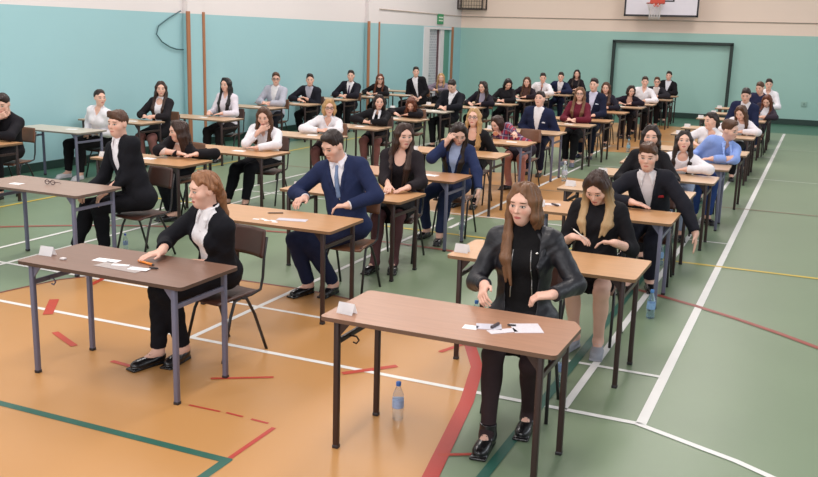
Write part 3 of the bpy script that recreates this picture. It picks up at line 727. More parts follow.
    if d.get('zips'):
        for nm_, pts in (('lapel_stud', [(.125, -.035), (-.135, -.035)]), ('lapel_stud', [(-.085, -.115)])):
            for s_, u_ in (pts if len(pts) == 1 else pts[1:]):
                K = Solid(.004); c0 = onjacket(s_, u_, .004); K.ell(c0, RT, V(.009, .006, .009), .0); K.obj(nm_, mat((216, 212, 206), .25, metal=.9), root, org)
        for q in (1, -1):
            K = Solid(.0042); pts = [onjacket(q * (.052 + .012 * i / 5), -.10 - .28 * i / 5, .002) for i in range(6)]
            K.chain(pts, [.0042] * 6, .002); K.obj('zip', mat((150, 146, 144), .3, metal=.9), root, org)
        for q in (1, -1):
            K = Solid(res); pts = [onjacket(q * x, u_, -.006) for x, u_ in ((.085, -.015), (.118, -.075), (.112, -.12), (.10, -.19), (.092, -.27))]
            K.chain(pts, [.014, .022, .020, .015, .006], .012); K.obj('lapel', d['mat_top'], root, org)
    # bottoms
    bt = d['bottom']
    if bt[0] == 'trousers':
        Q = Solid(res); Q.ell(hip + V(0, 0, .0), T0, V(.172 * g, .13, .115) + inf, .04)
        for q in (1, -1): leg(Q, q, .014 + inf, .93, True)
        Q.mods.append(folds)
        Q.obj('trousers', cloth(bt[1]), root, org)
    else:
        Q = Solid(res); Q.ell(hip, T0, V(.178 * g, .135, .115) + inf, .05); e = bt[2] if len(bt) > 2 else .78
        km = (legs[1][1] + legs[-1][1]) / 2; h0 = hip - V(0, 0, .01)
        for q in (1, -1): hj, kn, an = legs[q]; Q.cap(hj, hj + (kn - hj) * e, .093 + inf, .080 + inf, .07, True)
        Q.cap(h0, h0 + (km - h0) * e, .09 + inf, .075 + inf, .06, True)
        Q.mods.append(folds)
        Q.obj('skirt', cloth(bt[1]), root, org)
        if d.get('tights'):
            Q = Solid(res)
            for q in (1, -1):
                leg(Q, q, .0045 + inf); an = legs[q][2]; fd = footdir(q); Q.cap(an, an + fd * .1 - V(0, 0, an[2] - .04), .04 + inf, .03, .03)
            Q.obj('tights', mat(d['tights'], .75, .15, 20, spec=.15, kind='tights'), root, org)
    for q, nm in ((1, 'R'), (-1, 'L')):
        an = legs[q][2]; fd = footdir(q); sd = np.cross(fd, V(0, 0, 1)); RF = np.array([sd, fd, V(0, 0, 1)]); Q = Solid(min(res, .010)); zb = max(an[2] - .078, 0)
        ctr = V(an[0], an[1], zb) + fd * .075
        Q.ell(ctr + V(0, 0, .036) + fd * .025, RF, V(.046, .112, .034), .02); Q.ell(ctr + V(0, 0, .045) - fd * .075, RF, V(.038, .055, .045), .03)
        Q.ell(ctr + fd * .085 + V(0, 0, .028), RF, V(.043, .058, .027), .02)
        if d.get('boot'): Q.cap(V(an[0], an[1], zb + .06), V(an[0], an[1], zb + .125), .048, .047, .03, True)
        Q.box(ctr + V(0, 0, .009) + fd * .03, RF, V(.046, .128, .009), .008, .006)
        Q.box(ctr + V(0, 0, .012) - fd * .08, RF, V(.036, .032, .012), .005, .006)
        sc_ = d.get('shoes', (24, 22, 24)); glossy = sc_[0] < 60
        so = Q.obj('shoe', mat(sc_, .22 if glossy else .6, .1, 10, kind='shoe'), root, org)
        if near:
            K = Solid(.004)
            for i in range(4):
                yv = .005 + .022 * i; zv = .083 - .011 * i; K.cap(ctr + fd * yv + sd * .014 + V(0, 0, zv - .004), ctr + fd * yv - sd * .014 + V(0, 0, zv - .004), .004, None, .002)
            K.obj('lace', mat((60, 58, 60) if glossy else (190, 188, 190), .6), so, org)
    if d.get('glasses'):
        bm = bmesh.new(); gl = lambda s_, f_, u_: tuple(P(s_, f_, u_) - org); rg = max(.0024, res * .22)
        for q in (1, -1):
            add_tube(bm, [gl(q * .033 + .025 * math.cos(x), .098 - abs(.025 * math.cos(x)) * .12 - (.006 if q * math.cos(x) > .5 else 0), .004 + .018 * math.sin(x)) for x in np.linspace(0, 2 * math.pi, 17)], rg, 6, cap=False)
            add_tube(bm, [gl(q * .058, .092, .008), gl(q * .080, .03, .008), gl(q * .082, -.01, .0)], rg, 6)
        add_tube(bm, [gl(-.009, .099, .006), gl(.009, .099, .006)], rg, 6)
        from_bm('glasses', bm, mat(d['glasses'], .3), root)
    if d.get('watch'):
        q = d['watch']; el, wr, _ = arms[q]; K = Solid(.005); fa = unit(wr - el); K.cap(wr - fa * .015, wr - fa * .002, .036, .036, 0, True); K.obj('wristwatch', mat((200, 200, 206), .3, metal=.7), root, org)
    if d.get('cuffs'): pass
    return root, hip, arms

# ------------------------------------------------------------------ desks, chairs
DL, DW, DH = 1.277, 0.58, 0.746
LEGC = dict(grey=(104, 104, 124), dark=(52, 34, 32), black=(36, 32, 36))
def legmat(k): return mat(LEGC[k], .4, .12, 6, kind='leg')
_desk_cache = {}
def make_desk(topc, lk, clip=False):
    root = empty('school_desk', (0, 0, 0))
    bm = bmesh.new(); r = .03; hx, hy = DL / 2, DW / 2
    poly = []
    for cx, cy, a0 in ((hx - r, hy - r, 0), (-hx + r, hy - r, 90), (-hx + r, -hy + r, 180), (hx - r, -hy + r, 270)):
        if clip and a0 == 0: poly += [(hx, hy - .10), (hx - .055, hy)]; continue
        poly += [(cx + r * math.cos(math.radians(a0 + 90 * i / 5)), cy + r * math.sin(math.radians(a0 + 90 * i / 5))) for i in range(6)]
    add_prism(bm, poly, DH - .022, DH, 0, 1)
    rim = tuple(int(v * .62) for v in topc)
    tm = mat(topc, .34, .16, 3.2, (1, 14, 1), kind='desktop', spec=.5)
    t = from_bm('tabletop', bm, [tm, mat(rim, .5, .12, 6, kind='desk_edge')], root)
    lm = legmat(lk); ix, iy = .085, .045
    for sx in (-1, 1):
        for sy in (-1, 1):
            bm = bmesh.new(); x, y = sx * (hx - ix), sy * (hy - iy)
            add_box(bm, (x - .016, y - .016, 0.012), (x + .016, y + .016, DH - .022), .007)
            l = from_bm('leg', bm, lm, root, True)
            bm = bmesh.new(); add_box(bm, (x - .018, y - .018, 0), (x + .018, y + .018, .022), .006); from_bm('foot_cap', bm, legmat('black'), l)
    for sx in (-1, 1):
        bm = bmesh.new(); x = sx * (hx - ix); add_box(bm, (x - .010, -hy + iy, DH - .155), (x + .010, hy - iy, DH - .125), .004)
        add_box(bm, (x - .012, -hy + iy, DH - .045), (x + .012, hy - iy, DH - .022), .003)
        from_bm('side_rail', bm, lm, root)
        bm = bmesh.new(); yv = -hy + iy
        vs = [bm.verts.new(p) for p in ((x - sx * .0, yv - .004, DH - .022), (x - sx * .085, yv - .004, DH - .022), (x, yv - .004, DH - .125), (x, yv + .004, DH - .022), (x - sx * .085, yv + .004, DH - .022), (x, yv + .004, DH - .125))]
        for f in ((0, 1, 2), (5, 4, 3), (0, 3, 4, 1), (1, 4, 5, 2), (2, 5, 3, 0)): bm.faces.new([vs[i] for i in f])
        from_bm('gusset', bm, lm, root)
    bm = bmesh.new(); add_box(bm, (-hx + ix, hy - iy - .05, DH - .052), (hx - ix, hy - iy - .03, DH - .022), .004); from_bm('long_rail', bm, lm, root)
    bm = bmesh.new(); add_tube(bm, [(-hx + ix + .012, -.12, DH - .14), (-hx + ix + .05, -.12, DH - .14), (-hx + ix + .065, -.12, DH - .16), (-hx + ix + .05, -.12, DH - .18), (-hx + ix + .03, -.12, DH - .175)], .005, 6); from_bm('bag_hook', bm, lm, root)
    return root
def place_desk(c, rz, topc, lk, label, clip=False):
    k = (topc, lk, clip)
    if k in _desk_cache: r = copy_tree(_desk_cache[k])
    else: r = _desk_cache[k] = make_desk(topc, lk, clip)
    r.location = (c[0], c[1], 0); r.rotation_euler = (0, 0, rz)
    tag(r, label, 'desk', 'exam desks in the sports hall'); return r
CH = []
def make_chair(seatc, fc):
    root = empty('school_chair', (0, 0, 0)); sm = mat(seatc, .45, .2, 5, (1, 8, 1), kind='plywood'); fm = mat(fc, .38, .1, 6, kind='chairtube')
    bm = bmesh.new(); n = 9
    def sheet(fn, th):
        a = [[bm.verts.new(fn(i / (n - 1), j / (n - 1), 0)) for j in range(n)] for i in range(n)]; b_ = [[bm.verts.new(fn(i / (n - 1), j / (n - 1), th)) for j in range(n)] for i in range(n)]
        for i in range(n - 1):
            for j in range(n - 1):
                bm.faces.new((a[i][j], a[i + 1][j], a[i + 1][j + 1], a[i][j + 1])); bm.faces.new((b_[i][j], b_[i][j + 1], b_[i + 1][j + 1], b_[i + 1][j]))
        for i in range(n - 1):
            for (p, q) in (((i, 0), (i + 1, 0)), ((i + 1, n - 1), (i, n - 1)), ((0, i + 1), (0, i)), ((n - 1, i), (n - 1, i + 1))):
                bm.faces.new((a[p[0]][p[1]], b_[p[0]][p[1]], b_[q[0]][q[1]], a[q[0]][q[1]]))
    sheet(lambda u, v, t: ((u - .5) * .38 * (1 - .1 * v), (v - .5) * .38 - .01, .425 + t - .022 * (1 - v) ** 4 - .008 * math.sin(math.pi * u)), .012)
    from_bm('seat', bm, sm, root, True)
    bm = bmesh.new()
    sheet(lambda u, v, t: ((u - .5) * .36 * (1 - .12 * v * v), .215 + t + .03 * math.sin(math.pi * u) - .02 + .05 * v, .66 + .19 * v), .012)
    from_bm('backrest', bm, sm, root, True)
    for sx in (-1, 1):
        x = sx * .17
        bm = bmesh.new(); add_tube(bm, [(x, .02, .418), (x, -.05, .40), (x + sx * .012, -.10, .30), (x + sx * .025, -.185, .0)], .011, 8); from_bm('leg', bm, fm, root)
        bm = bmesh.new(); add_tube(bm, [(x, .0, .418), (x, .06, .40), (x + sx * .012, .12, .28), (x + sx * .025, .22, .0)], .011, 8); from_bm('leg', bm, fm, root)
        bm = bmesh.new(); add_tube(bm, [(x, -.16, .418), (x, .10, .418), (x, .19, .44), (x, .212, .52), (x, .225, .66), (x * .95, .262, .80)], .010, 8); from_bm('back_upright', bm, fm, root)
    bm = bmesh.new(); add_tube(bm, [(-.17, .0, .41), (.17, .0, .41)], .009, 8); from_bm('stretcher', bm, fm, root)
    return root
def place_chair(x, y, rz, label, idx):
    if len(CH) < 2: r = make_chair(((70, 40, 30), (112, 72, 48))[len(CH)], (34, 30, 32)); CH.append(r)
    else: r = copy_tree(CH[idx % 2])
    r.location = (x, y, 0); r.rotation_euler = (0, 0, rz); tag(r, label, 'chair', 'chairs at the exam desks'); return r
PAPER = mat((244, 242, 243), .7, .03, 10, kind='paper')
def tent_card(x, y, rz, label, s=1.0):
    bm = bmesh.new(); a, h = .05 * s, .058 * s
    vs = [bm.verts.new(p) for p in ((-a, -.026, 0), (a, -.026, 0), (a, 0, h), (-a, 0, h), (-a, .026, 0), (a, .026, 0))]
    bm.faces.new((vs[0], vs[1], vs[2], vs[3])); bm.faces.new((vs[3], vs[2], vs[5], vs[4]))
    bmesh.ops.solidify(bm, geom=bm.faces[:], thickness=.0012)
    o = from_bm('name_card', bm, PAPER, None); o.location = (x, y, DH + .001); o.rotation_euler = (0, 0, rz)
    tag(o, label, 'card', 'folded cards on the desks'); return o
def sheet_of(name, x, y, sx, sy, rz, label, cat, m=None, z=0.0, grp=None):
    bm = bmesh.new(); add_box(bm, (-sx / 2, -sy / 2, 0), (sx / 2, sy / 2, .0025), 0.0)
    o = from_bm(name, bm, m or PAPER); o.location = (x, y, DH + .0005 + z); o.rotation_euler = (0, 0, rz); tag(o, label, cat, grp); return o
def glass_mat(key, col, rough=.05):
    if key in MATS: return MATS[key]
    m, nt, b = new_mat(key); b.inputs['Base Color'].default_value = lin(col); b.inputs['Roughness'].default_value = rough; b.inputs['Transmission Weight'].default_value = .9; b.inputs['IOR'].default_value = 1.2; return m
def bottle(x, y, z, label, capc=(60, 110, 190), h=.23, lab=(150, 170, 205), tint=(238, 244, 250)):
    r = empty('water_bottle', (x, y, z)); tag(r, label, 'bottle', 'water bottles around the desks'); k = h / .23
    bm = bmesh.new(); add_lathe(bm, [(.024, 0), (.031, .004), (.033, .02), (.030, .05), (.033, .06), (.033, .13), (.030, .155), (.018, .185), (.0125, .200), (.0125, .212)], 18)
    for v in bm.verts: v.co *= k
    from_bm('bottle_body', bm, glass_mat('bottle_plastic%d' % tint[0], tint), r, True)
    bm = bmesh.new(); add_lathe(bm, [(.014, .205), (.0145, .21), (.0145, .226), (.012, .23)], 14)
    for v in bm.verts: v.co *= k
    from_bm('bottle_cap', bm, mat(capc, .4), r, True)
    bm = bmesh.new(); add_lathe(bm, [(.0333, .075), (.0338, .08), (.0338, .122), (.0333, .126)], 18)
    for v in bm.verts: v.co *= k
    from_bm('bottle_label', bm, mat(lab, .5, .4, 40), r, True)
    return r
PEOPLE = [
    dict(key='leather', phrase='black leather jacket', sex='f', pitch=4, hair=('mixR', 'lbrown'), top=('open', (22, 20, 24), (16, 14, 16)), bottom=('skirt', (22, 20, 24), 0.62), dt=(170, 126, 100), lk='dark', turtle=1, zips=1, mat='leather', R=(-1.6, 4.71, 0.845), L=(-1.225, 4.77, 0.825), build=1.1, poleR=(-0.62, 0.35, -0.85), poleL=(0.75, 0.35, -0.8), hR=((0.12, -0.75, -0.4), (0.7, 0, -0.7)), hL=((-0.85, -0.35, -0.1), (0, 0.2, -1)), footR=(-1.47, 4.5), footL=(-1.34, 4.84), fdR=(0.1, -1.0), fdL=(0.1, -1.0), tights=(50, 37, 39), boot=1, hip=(-1.46, 5.02), ty=8, gap=0.085, gapt=0.1, hl=0.3, a=-8.4, head=(-1.483, 4.99, 1.273), desk=(-1.634, 4.314)),
    dict(key='blacksw', phrase='black sweater holding a pen', sex='f', pitch=34, hair=('front', 'dbrown', (176, 144, 104)), top=('sweater', (22, 20, 24)), bottom=('skirt', (22, 20, 24), 0.7), dt=(196, 148, 104), lk='dark', R=(-1.52, 6.37, 0.815), L=(-1.21, 6.37, 0.805), hR=((0.85, -0.3, 0.05), (0.2, 0, -1)), hL=((-0.97, -0.1, 0.02), (0, -0.2, -1)), hip=(-1.4, 6.6), curlR=30, curlL=30, sleeve=0.45, footL=(-1.27, 6.33), footR=(-1.45, 6.36), shoes=(150, 152, 160), build=1.06, hl=0.24, a=-3.9, head=(-1.401, 6.52, 1.16), desk=(-1.563, 5.93)),
    dict(key='boyblazer', phrase='black blazer with one arm dangling', sex='m', pitch=6, hair=('shortfringe', 'brown'), top=('blazer', (28, 28, 36), (214, 206, 208)), bottom=('trousers', (34, 34, 46)), dt=(196, 148, 104), lk='grey', L=(-0.8, 8.1, 0.5), poleL=(1, 0.4, 0.1), hL=((0.1, -0.2, -1), (-1, 0, 0)), collar=(220, 214, 216), pocket=(150, 40, 44), vee=0.62, hip=(-1.3, 8.55), ty=6, a=1.2, head=(-1.345, 8.28, 1.198), desk=(-1.64, 7.88)),
    dict(key='hidden', phrase='dark top mostly hidden behind the dangling arm', sex='f', hair=('back', 'dark'), top=('sweater', (22, 20, 24)), bottom=('trousers', (22, 20, 24)), dt=(202, 166, 132), lk='dark', L=(-1.22, 9.3, 0.84), a=9.2, hip=(-1.578, 9.71), head=(-1.557, 9.66, 1.239), desk=(-1.67, 9.15)),
    dict(key='smile', phrase='white blouse smiling upward', sex='f', pitch=-12, hair=('front', 'dark'), top=('sweater', (224, 220, 224)), bottom=('trousers', (150, 160, 184)), dt=(202, 166, 132), lk='dark', hl=0.2, a=9.2, hip=(-1.418, 11.022), head=(-1.361, 10.74, 1.101), desk=(-1.57, 10.39)),
    dict(key='blue', phrase='light blue shirt leaning sideways', sex='m', pitch=10, hair=('shortq', 'brown'), top=('shirt', (136, 160, 218)), bottom=('trousers', (44, 66, 120)), dt=(202, 166, 132), lk='grey', roll=12, R=(-1.4, 11.86, 0.83), collar=(140, 164, 220), ty=18, a=66.7, hip=(-1.271, 12.208), head=(-0.986, 12.01, 1.158), desk=(-1.54, 11.58)),
    dict(key='pony', phrase='white blouse behind the light blue shirt', sex='f', pitch=4, hair=('tied', 'dark'), top=('shirt', (224, 220, 224)), bottom=('trousers', (22, 20, 24)), dt=(202, 166, 132), lk='dark', a=-46.2, hip=(-1.44, 13.858), head=(-1.381, 13.59, 1.13), desk=(-1.46, 13.25)),
    dict(key='wavy', phrase='white cardigan with long wavy hair', sex='f', pitch=24, hair=('wavy', 'brown'), top=('sweater', (222, 214, 218)), bottom=('trousers', (22, 20, 24)), dt=(202, 166, 132), lk='dark', a=-17.8, hip=(-1.239, 16.244), head=(-1.164, 15.92, 1.104), desk=(-1.53, 15.62)),
    dict(key='navyb', phrase='navy blazer behind the wavy hair', sex='m', pitch=16, hair=('short', 'dark'), top=('blazer', (28, 34, 62), (224, 220, 224)), bottom=('trousers', (28, 34, 62)), dt=(202, 166, 132), lk='dark', a=-4.0, hip=(-1.277, 17.41), head=(-1.215, 17.33, 1.317), desk=(-1.54, 16.85)),
    dict(key='whitejk', phrase='dark vest over white sleeves', sex='f', pitch=28, hair=('wavy', 'auburn'), top=('open', (54, 46, 56), (224, 220, 224)), bottom=('trousers', (22, 20, 24)), dt=(202, 166, 132), lk='dark', sleeveless=1, a=-12.2, hip=(-1.156, 19.764), head=(-0.971, 19.58, 1.115), desk=(-1.57, 19.18)),
    dict(key='jersey', phrase='navy jersey with white shoulders', sex='m', pitch=14, hair=('short', 'brown'), top=('sweater', (36, 38, 66)), bottom=('trousers', (28, 34, 62)), dt=(202, 166, 132), lk='dark', a=-21.7, hip=(-1.277, 21.27), head=(-1.22, 21.19, 1.293), desk=(-1.5, 20.71)),
    dict(key='last', phrase='white top at the far end of the aisle', sex='m', pitch=4, hair=('short', 'dark'), top=('shirt', (224, 220, 224)), bottom=('trousers', (22, 20, 24)), dt=(202, 166, 132), lk='dark', a=2.8, hip=(-1.196, 23.03), head=(-1.135, 22.95, 1.306), desk=(-1.56, 22.47)),
    dict(key='cardigan', phrase='black cardigan over white blouse', sex='f', pitch=6, hair=('tied', 'red'), top=('open', (20, 20, 26), (228, 224, 226)), bottom=('trousers', (18, 18, 24)), dt=(128, 96, 80), lk='grey', R=(-3.745, 4.59, 0.8), hR=((-0.5, -0.9, -0.17), (0, 0, -1)), poleR=(-0.8, 0.6, -0.2), L=(-3.7, 4.8, 0.68), poleL=(0.35, 0.6, -0.9), collar=(230, 226, 228), buttons=1, footR=(-3.86, 4.66), footL=(-3.76, 4.8), fdR=(-0.25, -1.0), fdL=(0.1, -1.0), hip=(-3.63, 5.04), ty=-22, gap=0.05, gapt=0.075, cuffs=0, a=-29.4, head=(-3.604, 4.85, 1.174), desk=(-3.863, 4.396)),
    dict(key='navysuit', phrase='navy suit and striped tie', sex='m', pitch=24, hair=('shortq', 'dark'), top=('blazer', (33, 42, 74), (224, 220, 224)), bottom=('trousers', (28, 34, 60)), dt=(196, 148, 104), lk='dark', R=(-3.86, 6.59, 0.835), L=(-3.46, 6.6, 0.81), hR=((-0.15, -1, -0.08), (0, 0, -1)), hL=((-0.9, -0.3, -0.1), (0, 0, -1)), poleL=(1, 0.3, -0.5), poleR=(-1, 0.6, -0.2), collar=(226, 224, 232), tie=(104, 124, 158), cuffs=1, footR=(-3.84, 6.62), footL=(-3.66, 6.74), fdR=(-0.25, -1.0), fdL=(0.0, -1.0), hip=(-3.58, 6.85), ty=4, build=1.08, a=-15.3, head=(-3.702, 6.77, 1.267), desk=(-3.868, 6.157)),
    dict(key='brownlong', phrase='black jacket over a low-cut top', sex='f', pitch=6, hair=('front', 'dbrown'), top=('open', (34, 28, 32), (28, 22, 26)), bottom=('skirt', (22, 20, 24), 0.8), dt=(196, 148, 104), lk='dark', R=(-3.62, 7.72, 0.8), L=(-3.44, 7.76, 0.8), hR=((0.3, -0.9, -0.13), (0, 0, -1)), hL=((-0.6, -0.8, -0.22), (0, 0, -1)), low=0.1, tights=(92, 60, 62), footR=(-3.7, 7.62), footL=(-3.55, 7.72), gap=0.05, hl=0.33, ty=10, build=1.05, a=44.2, hip=(-3.697, 8.14), head=(-3.648, 8.1, 1.239), desk=(-3.93, 7.58)),
    dict(key='raisedhand', phrase='blue blazer with one hand raised to the head', sex='f', pitch=28, hair=('front', 'dark'), top=('blazer', (36, 46, 80), (168, 184, 218)), bottom=('trousers', (36, 44, 72)), dt=(186, 136, 98), lk='grey', R='hair', L=(-3.2, 9.1, 0.56), poleL=(1, 0.3, -0.1), hL=((0.05, -0.2, -1), (-1, 0, 0)), footR=(-3.85, 9.25), footL=(-3.62, 9.05), watch=-1, ty=4, hl=0.3, vee=0.75, a=28.8, hip=(-3.642, 9.504), head=(-3.544, 9.32, 1.161), desk=(-3.96, 8.92)),
    dict(key='curls', phrase='black top with glasses and blond curls', sex='f', pitch=-8, hair=('wavy', 'blond'), top=('sweater', (22, 20, 24)), bottom=('skirt', (22, 20, 24), 0.75), dt=(196, 148, 104), lk='dark', glasses=(60, 40, 40), tights=(30, 26, 30), R='lap', L='lap', low=0.07, a=3.9, hip=(-4.162, 11.552), head=(-4.112, 11.34, 1.159), desk=(-4.19, 10.96)),
    dict(key='plaid', phrase='red and blue plaid shirt', sex='f', pitch=24, hair=('mixR', 'dbrown'), top=('shirt', (120, 44, 64), 'plaid'), bottom=('skirt', (40, 34, 44), 0.7), dt=(196, 148, 104), lk='grey', tights=(176, 120, 108), hl=0.34, hip=(-3.98, 13.2), R=(-4.28, 12.76, 0.825), L=(-4.0, 12.8, 0.835), a=-23.5, head=(-4.417, 13.21, 0.92), desk=(-4.28, 12.47)),
    dict(key='lookup', phrase='navy jacket leaning back and looking up', sex='m', pitch=-8, hair=('short', 'dark'), top=('blazer', (30, 36, 64), (224, 220, 224)), bottom=('trousers', (30, 32, 52)), dt=(202, 166, 132), lk='grey', pocket=(214, 214, 222), R='lap', L='lap', vee=0.8, build=1.05, a=-4.1, hip=(-4.214, 14.766), head=(-4.173, 14.61, 1.235), desk=(-4.29, 14.19)),
    dict(key='maroon', phrase='maroon sweater', sex='f', hair=('front', 'lbrown'), top=('sweater', (98, 28, 44)), bottom=('trousers', (22, 20, 24)), dt=(202, 166, 132), lk='dark', glasses=(60, 40, 40), R='fold', L='fold', shoes=(120, 124, 140), a=7.5, hip=(-3.99, 16.41), head=(-3.94, 16.35, 1.248), desk=(-4.19, 15.85)),
    dict(key='pocketsq', phrase='navy blazer with pale pocket square', sex='m', hair=('short', 'dark'), top=('blazer', (26, 30, 52), (196, 194, 214)), bottom=('trousers', (26, 28, 44)), dt=(196, 148, 104), lk='dark', pocket=(196, 204, 220), shoes=(30, 34, 58), a=-3.2, hip=(-3.996, 17.58), head=(-3.96, 17.5, 1.363), desk=(-4.12, 17.02)),
    dict(key='curlyhair', phrase='dark top and curly brown hair', sex='f', pitch=6, hair=('wavy', 'brown'), top=('sweater', (30, 28, 40)), bottom=('trousers', (22, 20, 24)), dt=(196, 148, 104), lk='dark', a=4.0, hip=(-4.213, 19.78), head=(-4.197, 19.7, 1.207), desk=(-4.26, 19.22)),
    dict(key='lowdress', phrase='dark low-necked dress', sex='f', pitch=10, hair=('bob', 'dark'), top=('sweater', (28, 20, 34)), bottom=('skirt', (24, 20, 28), 0.8), dt=(202, 166, 132), lk='dark', low=0.09, tights=(30, 26, 30), curly=1, a=26.5, hip=(-4.051, 21.638), head=(-3.965, 21.3, 1.087), desk=(-4.24, 21.01)),
    dict(key='whiteshirt', phrase='white shirt beside the low-necked dress', sex='m', hair=('short', 'dbrown'), top=('shirt', (224, 220, 224)), bottom=('trousers', (22, 20, 24)), dt=(202, 166, 132), lk='dark', a=9.8, hip=(-3.976, 22.828), head=(-3.91, 22.7, 1.243), desk=(-4.2, 22.26)),
    dict(key='goalglasses', phrase='dark blazer and glasses before the goal', sex='m', hair=('short', 'brown'), top=('blazer', (40, 38, 44), (216, 206, 204)), bottom=('trousers', (22, 20, 24)), dt=(202, 166, 132), lk='dark', glasses=(70, 60, 60), vee=0.8, a=9.1, hip=(-4.01, 25.04), head=(-3.952, 24.73, 1.172), desk=(-4.12, 24.42)),
    dict(key='endsuit', phrase='black suit at the last desk before the goal', sex='m', hair=('short', 'dark'), top=('blazer', (22, 20, 24), (214, 214, 222)), bottom=('trousers', (22, 20, 24)), dt=(202, 166, 132), lk='dark', R='fold', L='fold', a=-1.6, hip=(-4.007, 26.73), head=(-3.946, 26.65, 1.272), desk=(-4.24, 26.17)),
    dict(key='openshirt', phrase='black blazer over open white shirt', sex='m', hair=('shortfringe', 'brown'), top=('blazer', (22, 22, 28), (232, 228, 232)), bottom=('trousers', (18, 18, 24)), dt=(166, 136, 120), lk='grey', R=(-6.3, 6.66, 0.665), L=(-6.08, 6.66, 0.665), poleR=(-0.4, 0.8, -0.6), poleL=(0.4, 0.8, -0.6), vee=0.92, collar=(232, 228, 232), hip=(-5.92, 6.95), footR=(-6.45, 6.62), footL=(-6.2, 6.75), ty=-14, a=-0.5, head=(-6.085, 6.87, 1.29), desk=(-6.45, 6.3)),
    dict(key='profile', phrase='black jacket leaning forward in profile', sex='f', pitch=10, hair=('mixL', 'dbrown'), top=('open', (24, 20, 24), (214, 190, 180)), bottom=('trousers', (18, 18, 24)), dt=(196, 148, 104), lk='dark', footR=(-6.72, 8.5), footL=(-6.84, 8.56), ty=-20, low=0.05, gap=0.05, R=(-6.6, 8.42, 0.81), L=(-6.38, 8.46, 0.81), hip=(-6.9, 8.86), a=-33.9, head=(-6.699, 8.55, 1.043), desk=(-6.83, 8.23)),
    dict(key='overmouth', phrase='white shirt with a hand over the mouth', sex='f', pitch=14, hair=('front', 'brown'), top=('shirt', (224, 220, 224)), bottom=('trousers', (20, 20, 26)), dt=(196, 148, 104), lk='dark', R='mouth', L=(-6.25, 9.5, 0.79), hL=((-1, -0.1, 0), (0, 0, -1)), collar=(224, 220, 224), hl=0.1, footR=(-6.72, 9.52), footL=(-6.5, 9.6), build=1.08, poleR=(-0.6, -0.2, -0.55), a=18.9, hip=(-6.444, 10.024), head=(-6.325, 9.77, 1.143), desk=(-6.53, 9.42)),
    dict(key='blondbob', phrase='white blouse with glasses and blond bob', sex='f', hair=('bob', 'blond'), top=('shirt', (224, 220, 224)), bottom=('skirt', (60, 40, 44), 0.8), dt=(202, 166, 132), lk='dark', glasses=(40, 30, 34), tights=(132, 84, 82), R=(-6.6, 11.62, 0.81), a=36.9, hip=(-6.64, 12.048), head=(-6.514, 11.78, 1.124), desk=(-6.79, 11.44)),
    dict(key='whitecollar', phrase='black sweater with small white collar', sex='f', pitch=4, hair=('back', 'dark'), top=('sweater', (22, 20, 24)), bottom=('skirt', (22, 20, 24), 0.75), dt=(202, 166, 132), lk='dark', collar=(224, 220, 224), tights=(140, 92, 88), R='fold', L='fold', a=33.9, hip=(-6.623, 13.658), head=(-6.489, 13.39, 1.125), desk=(-6.85, 13.05)),
    dict(key='hiddenface', phrase='dark top and auburn hair over the face', sex='f', pitch=38, hair=('veil', 'auburn'), top=('sweater', (24, 20, 26)), bottom=('trousers', (22, 20, 24)), dt=(202, 166, 132), lk='dark', hl=0.22, a=15.9, hip=(-6.795, 15.436), head=(-6.637, 15.0, 0.995), desk=(-6.93, 14.78)),
    dict(key='clasped', phrase='black suit with clasped hands', sex='m', pitch=26, hair=('short', 'dark'), top=('blazer', (20, 20, 28), (224, 220, 224)), bottom=('trousers', (22, 20, 24)), dt=(200, 190, 174), lk='dark', R='fold', L='fold', collar=(224, 220, 224), build=1.08, a=-6.6, hip=(-6.813, 17.32), head=(-6.745, 17.24, 1.22), desk=(-7.23, 16.76)),
    dict(key='darkcurls', phrase='dark blazer with grey top and dark curls', sex='f', pitch=8, hair=('wavy', 'dark'), top=('blazer', (28, 24, 34), (150, 144, 160)), bottom=('trousers', (22, 20, 24)), dt=(202, 166, 132), lk='dark', a=-12.5, hip=(-6.685, 18.842), head=(-6.582, 18.63, 1.154), desk=(-7.08, 18.25)),
    dict(key='bowed', phrase='black sweater with bowed head', sex='f', pitch=30, hair=('back', 'black'), top=('sweater', (22, 20, 24)), bottom=('trousers', (22, 20, 24)), dt=(202, 166, 132), lk='dark', R='fold', L='fold', a=31.9, hip=(-6.578, 20.2), head=(-6.513, 20.12, 1.166), desk=(-6.81, 19.64)),
    dict(key='browntop', phrase='dark cardigan over brown top', sex='f', pitch=6, hair=('front', 'brown'), top=('open', (34, 26, 34), (84, 58, 52)), bottom=('trousers', (22, 20, 24)), dt=(202, 166, 132), lk='dark', hl=0.18, a=8.8, hip=(-6.622, 21.842), head=(-6.525, 21.63, 1.159), desk=(-6.92, 21.25)),
    dict(key='redtie', phrase='white shirt and dark red tie', sex='m', pitch=6, hair=('short', 'dark'), top=('shirt', (224, 220, 224)), bottom=('trousers', (22, 20, 24)), dt=(202, 166, 132), lk='dark', tie=(110, 30, 40), collar=(224, 220, 224), a=17.8, hip=(-6.696, 23.504), head=(-6.594, 23.25, 1.202), desk=(-6.94, 22.9)),
    dict(key='besidetie', phrase='navy blazer next to the red tie', sex='m', pitch=4, hair=('short', 'dark'), top=('blazer', (28, 34, 62), (224, 220, 224)), bottom=('trousers', (28, 34, 62)), dt=(202, 166, 132), lk='dark', vee=0.75, a=6.8, hip=(-6.529, 24.744), head=(-6.449, 24.49, 1.197), desk=(-6.69, 24.14)),
    dict(key='longdark', phrase='black top and long hair by the end wall', sex='f', pitch=4, hair=('front', 'dark'), top=('sweater', (26, 22, 28)), bottom=('trousers', (22, 20, 24)), dt=(202, 166, 132), lk='dark', hl=0.3, a=13.8, hip=(-6.515, 26.33), head=(-6.452, 26.25, 1.23), desk=(-6.75, 25.77)),
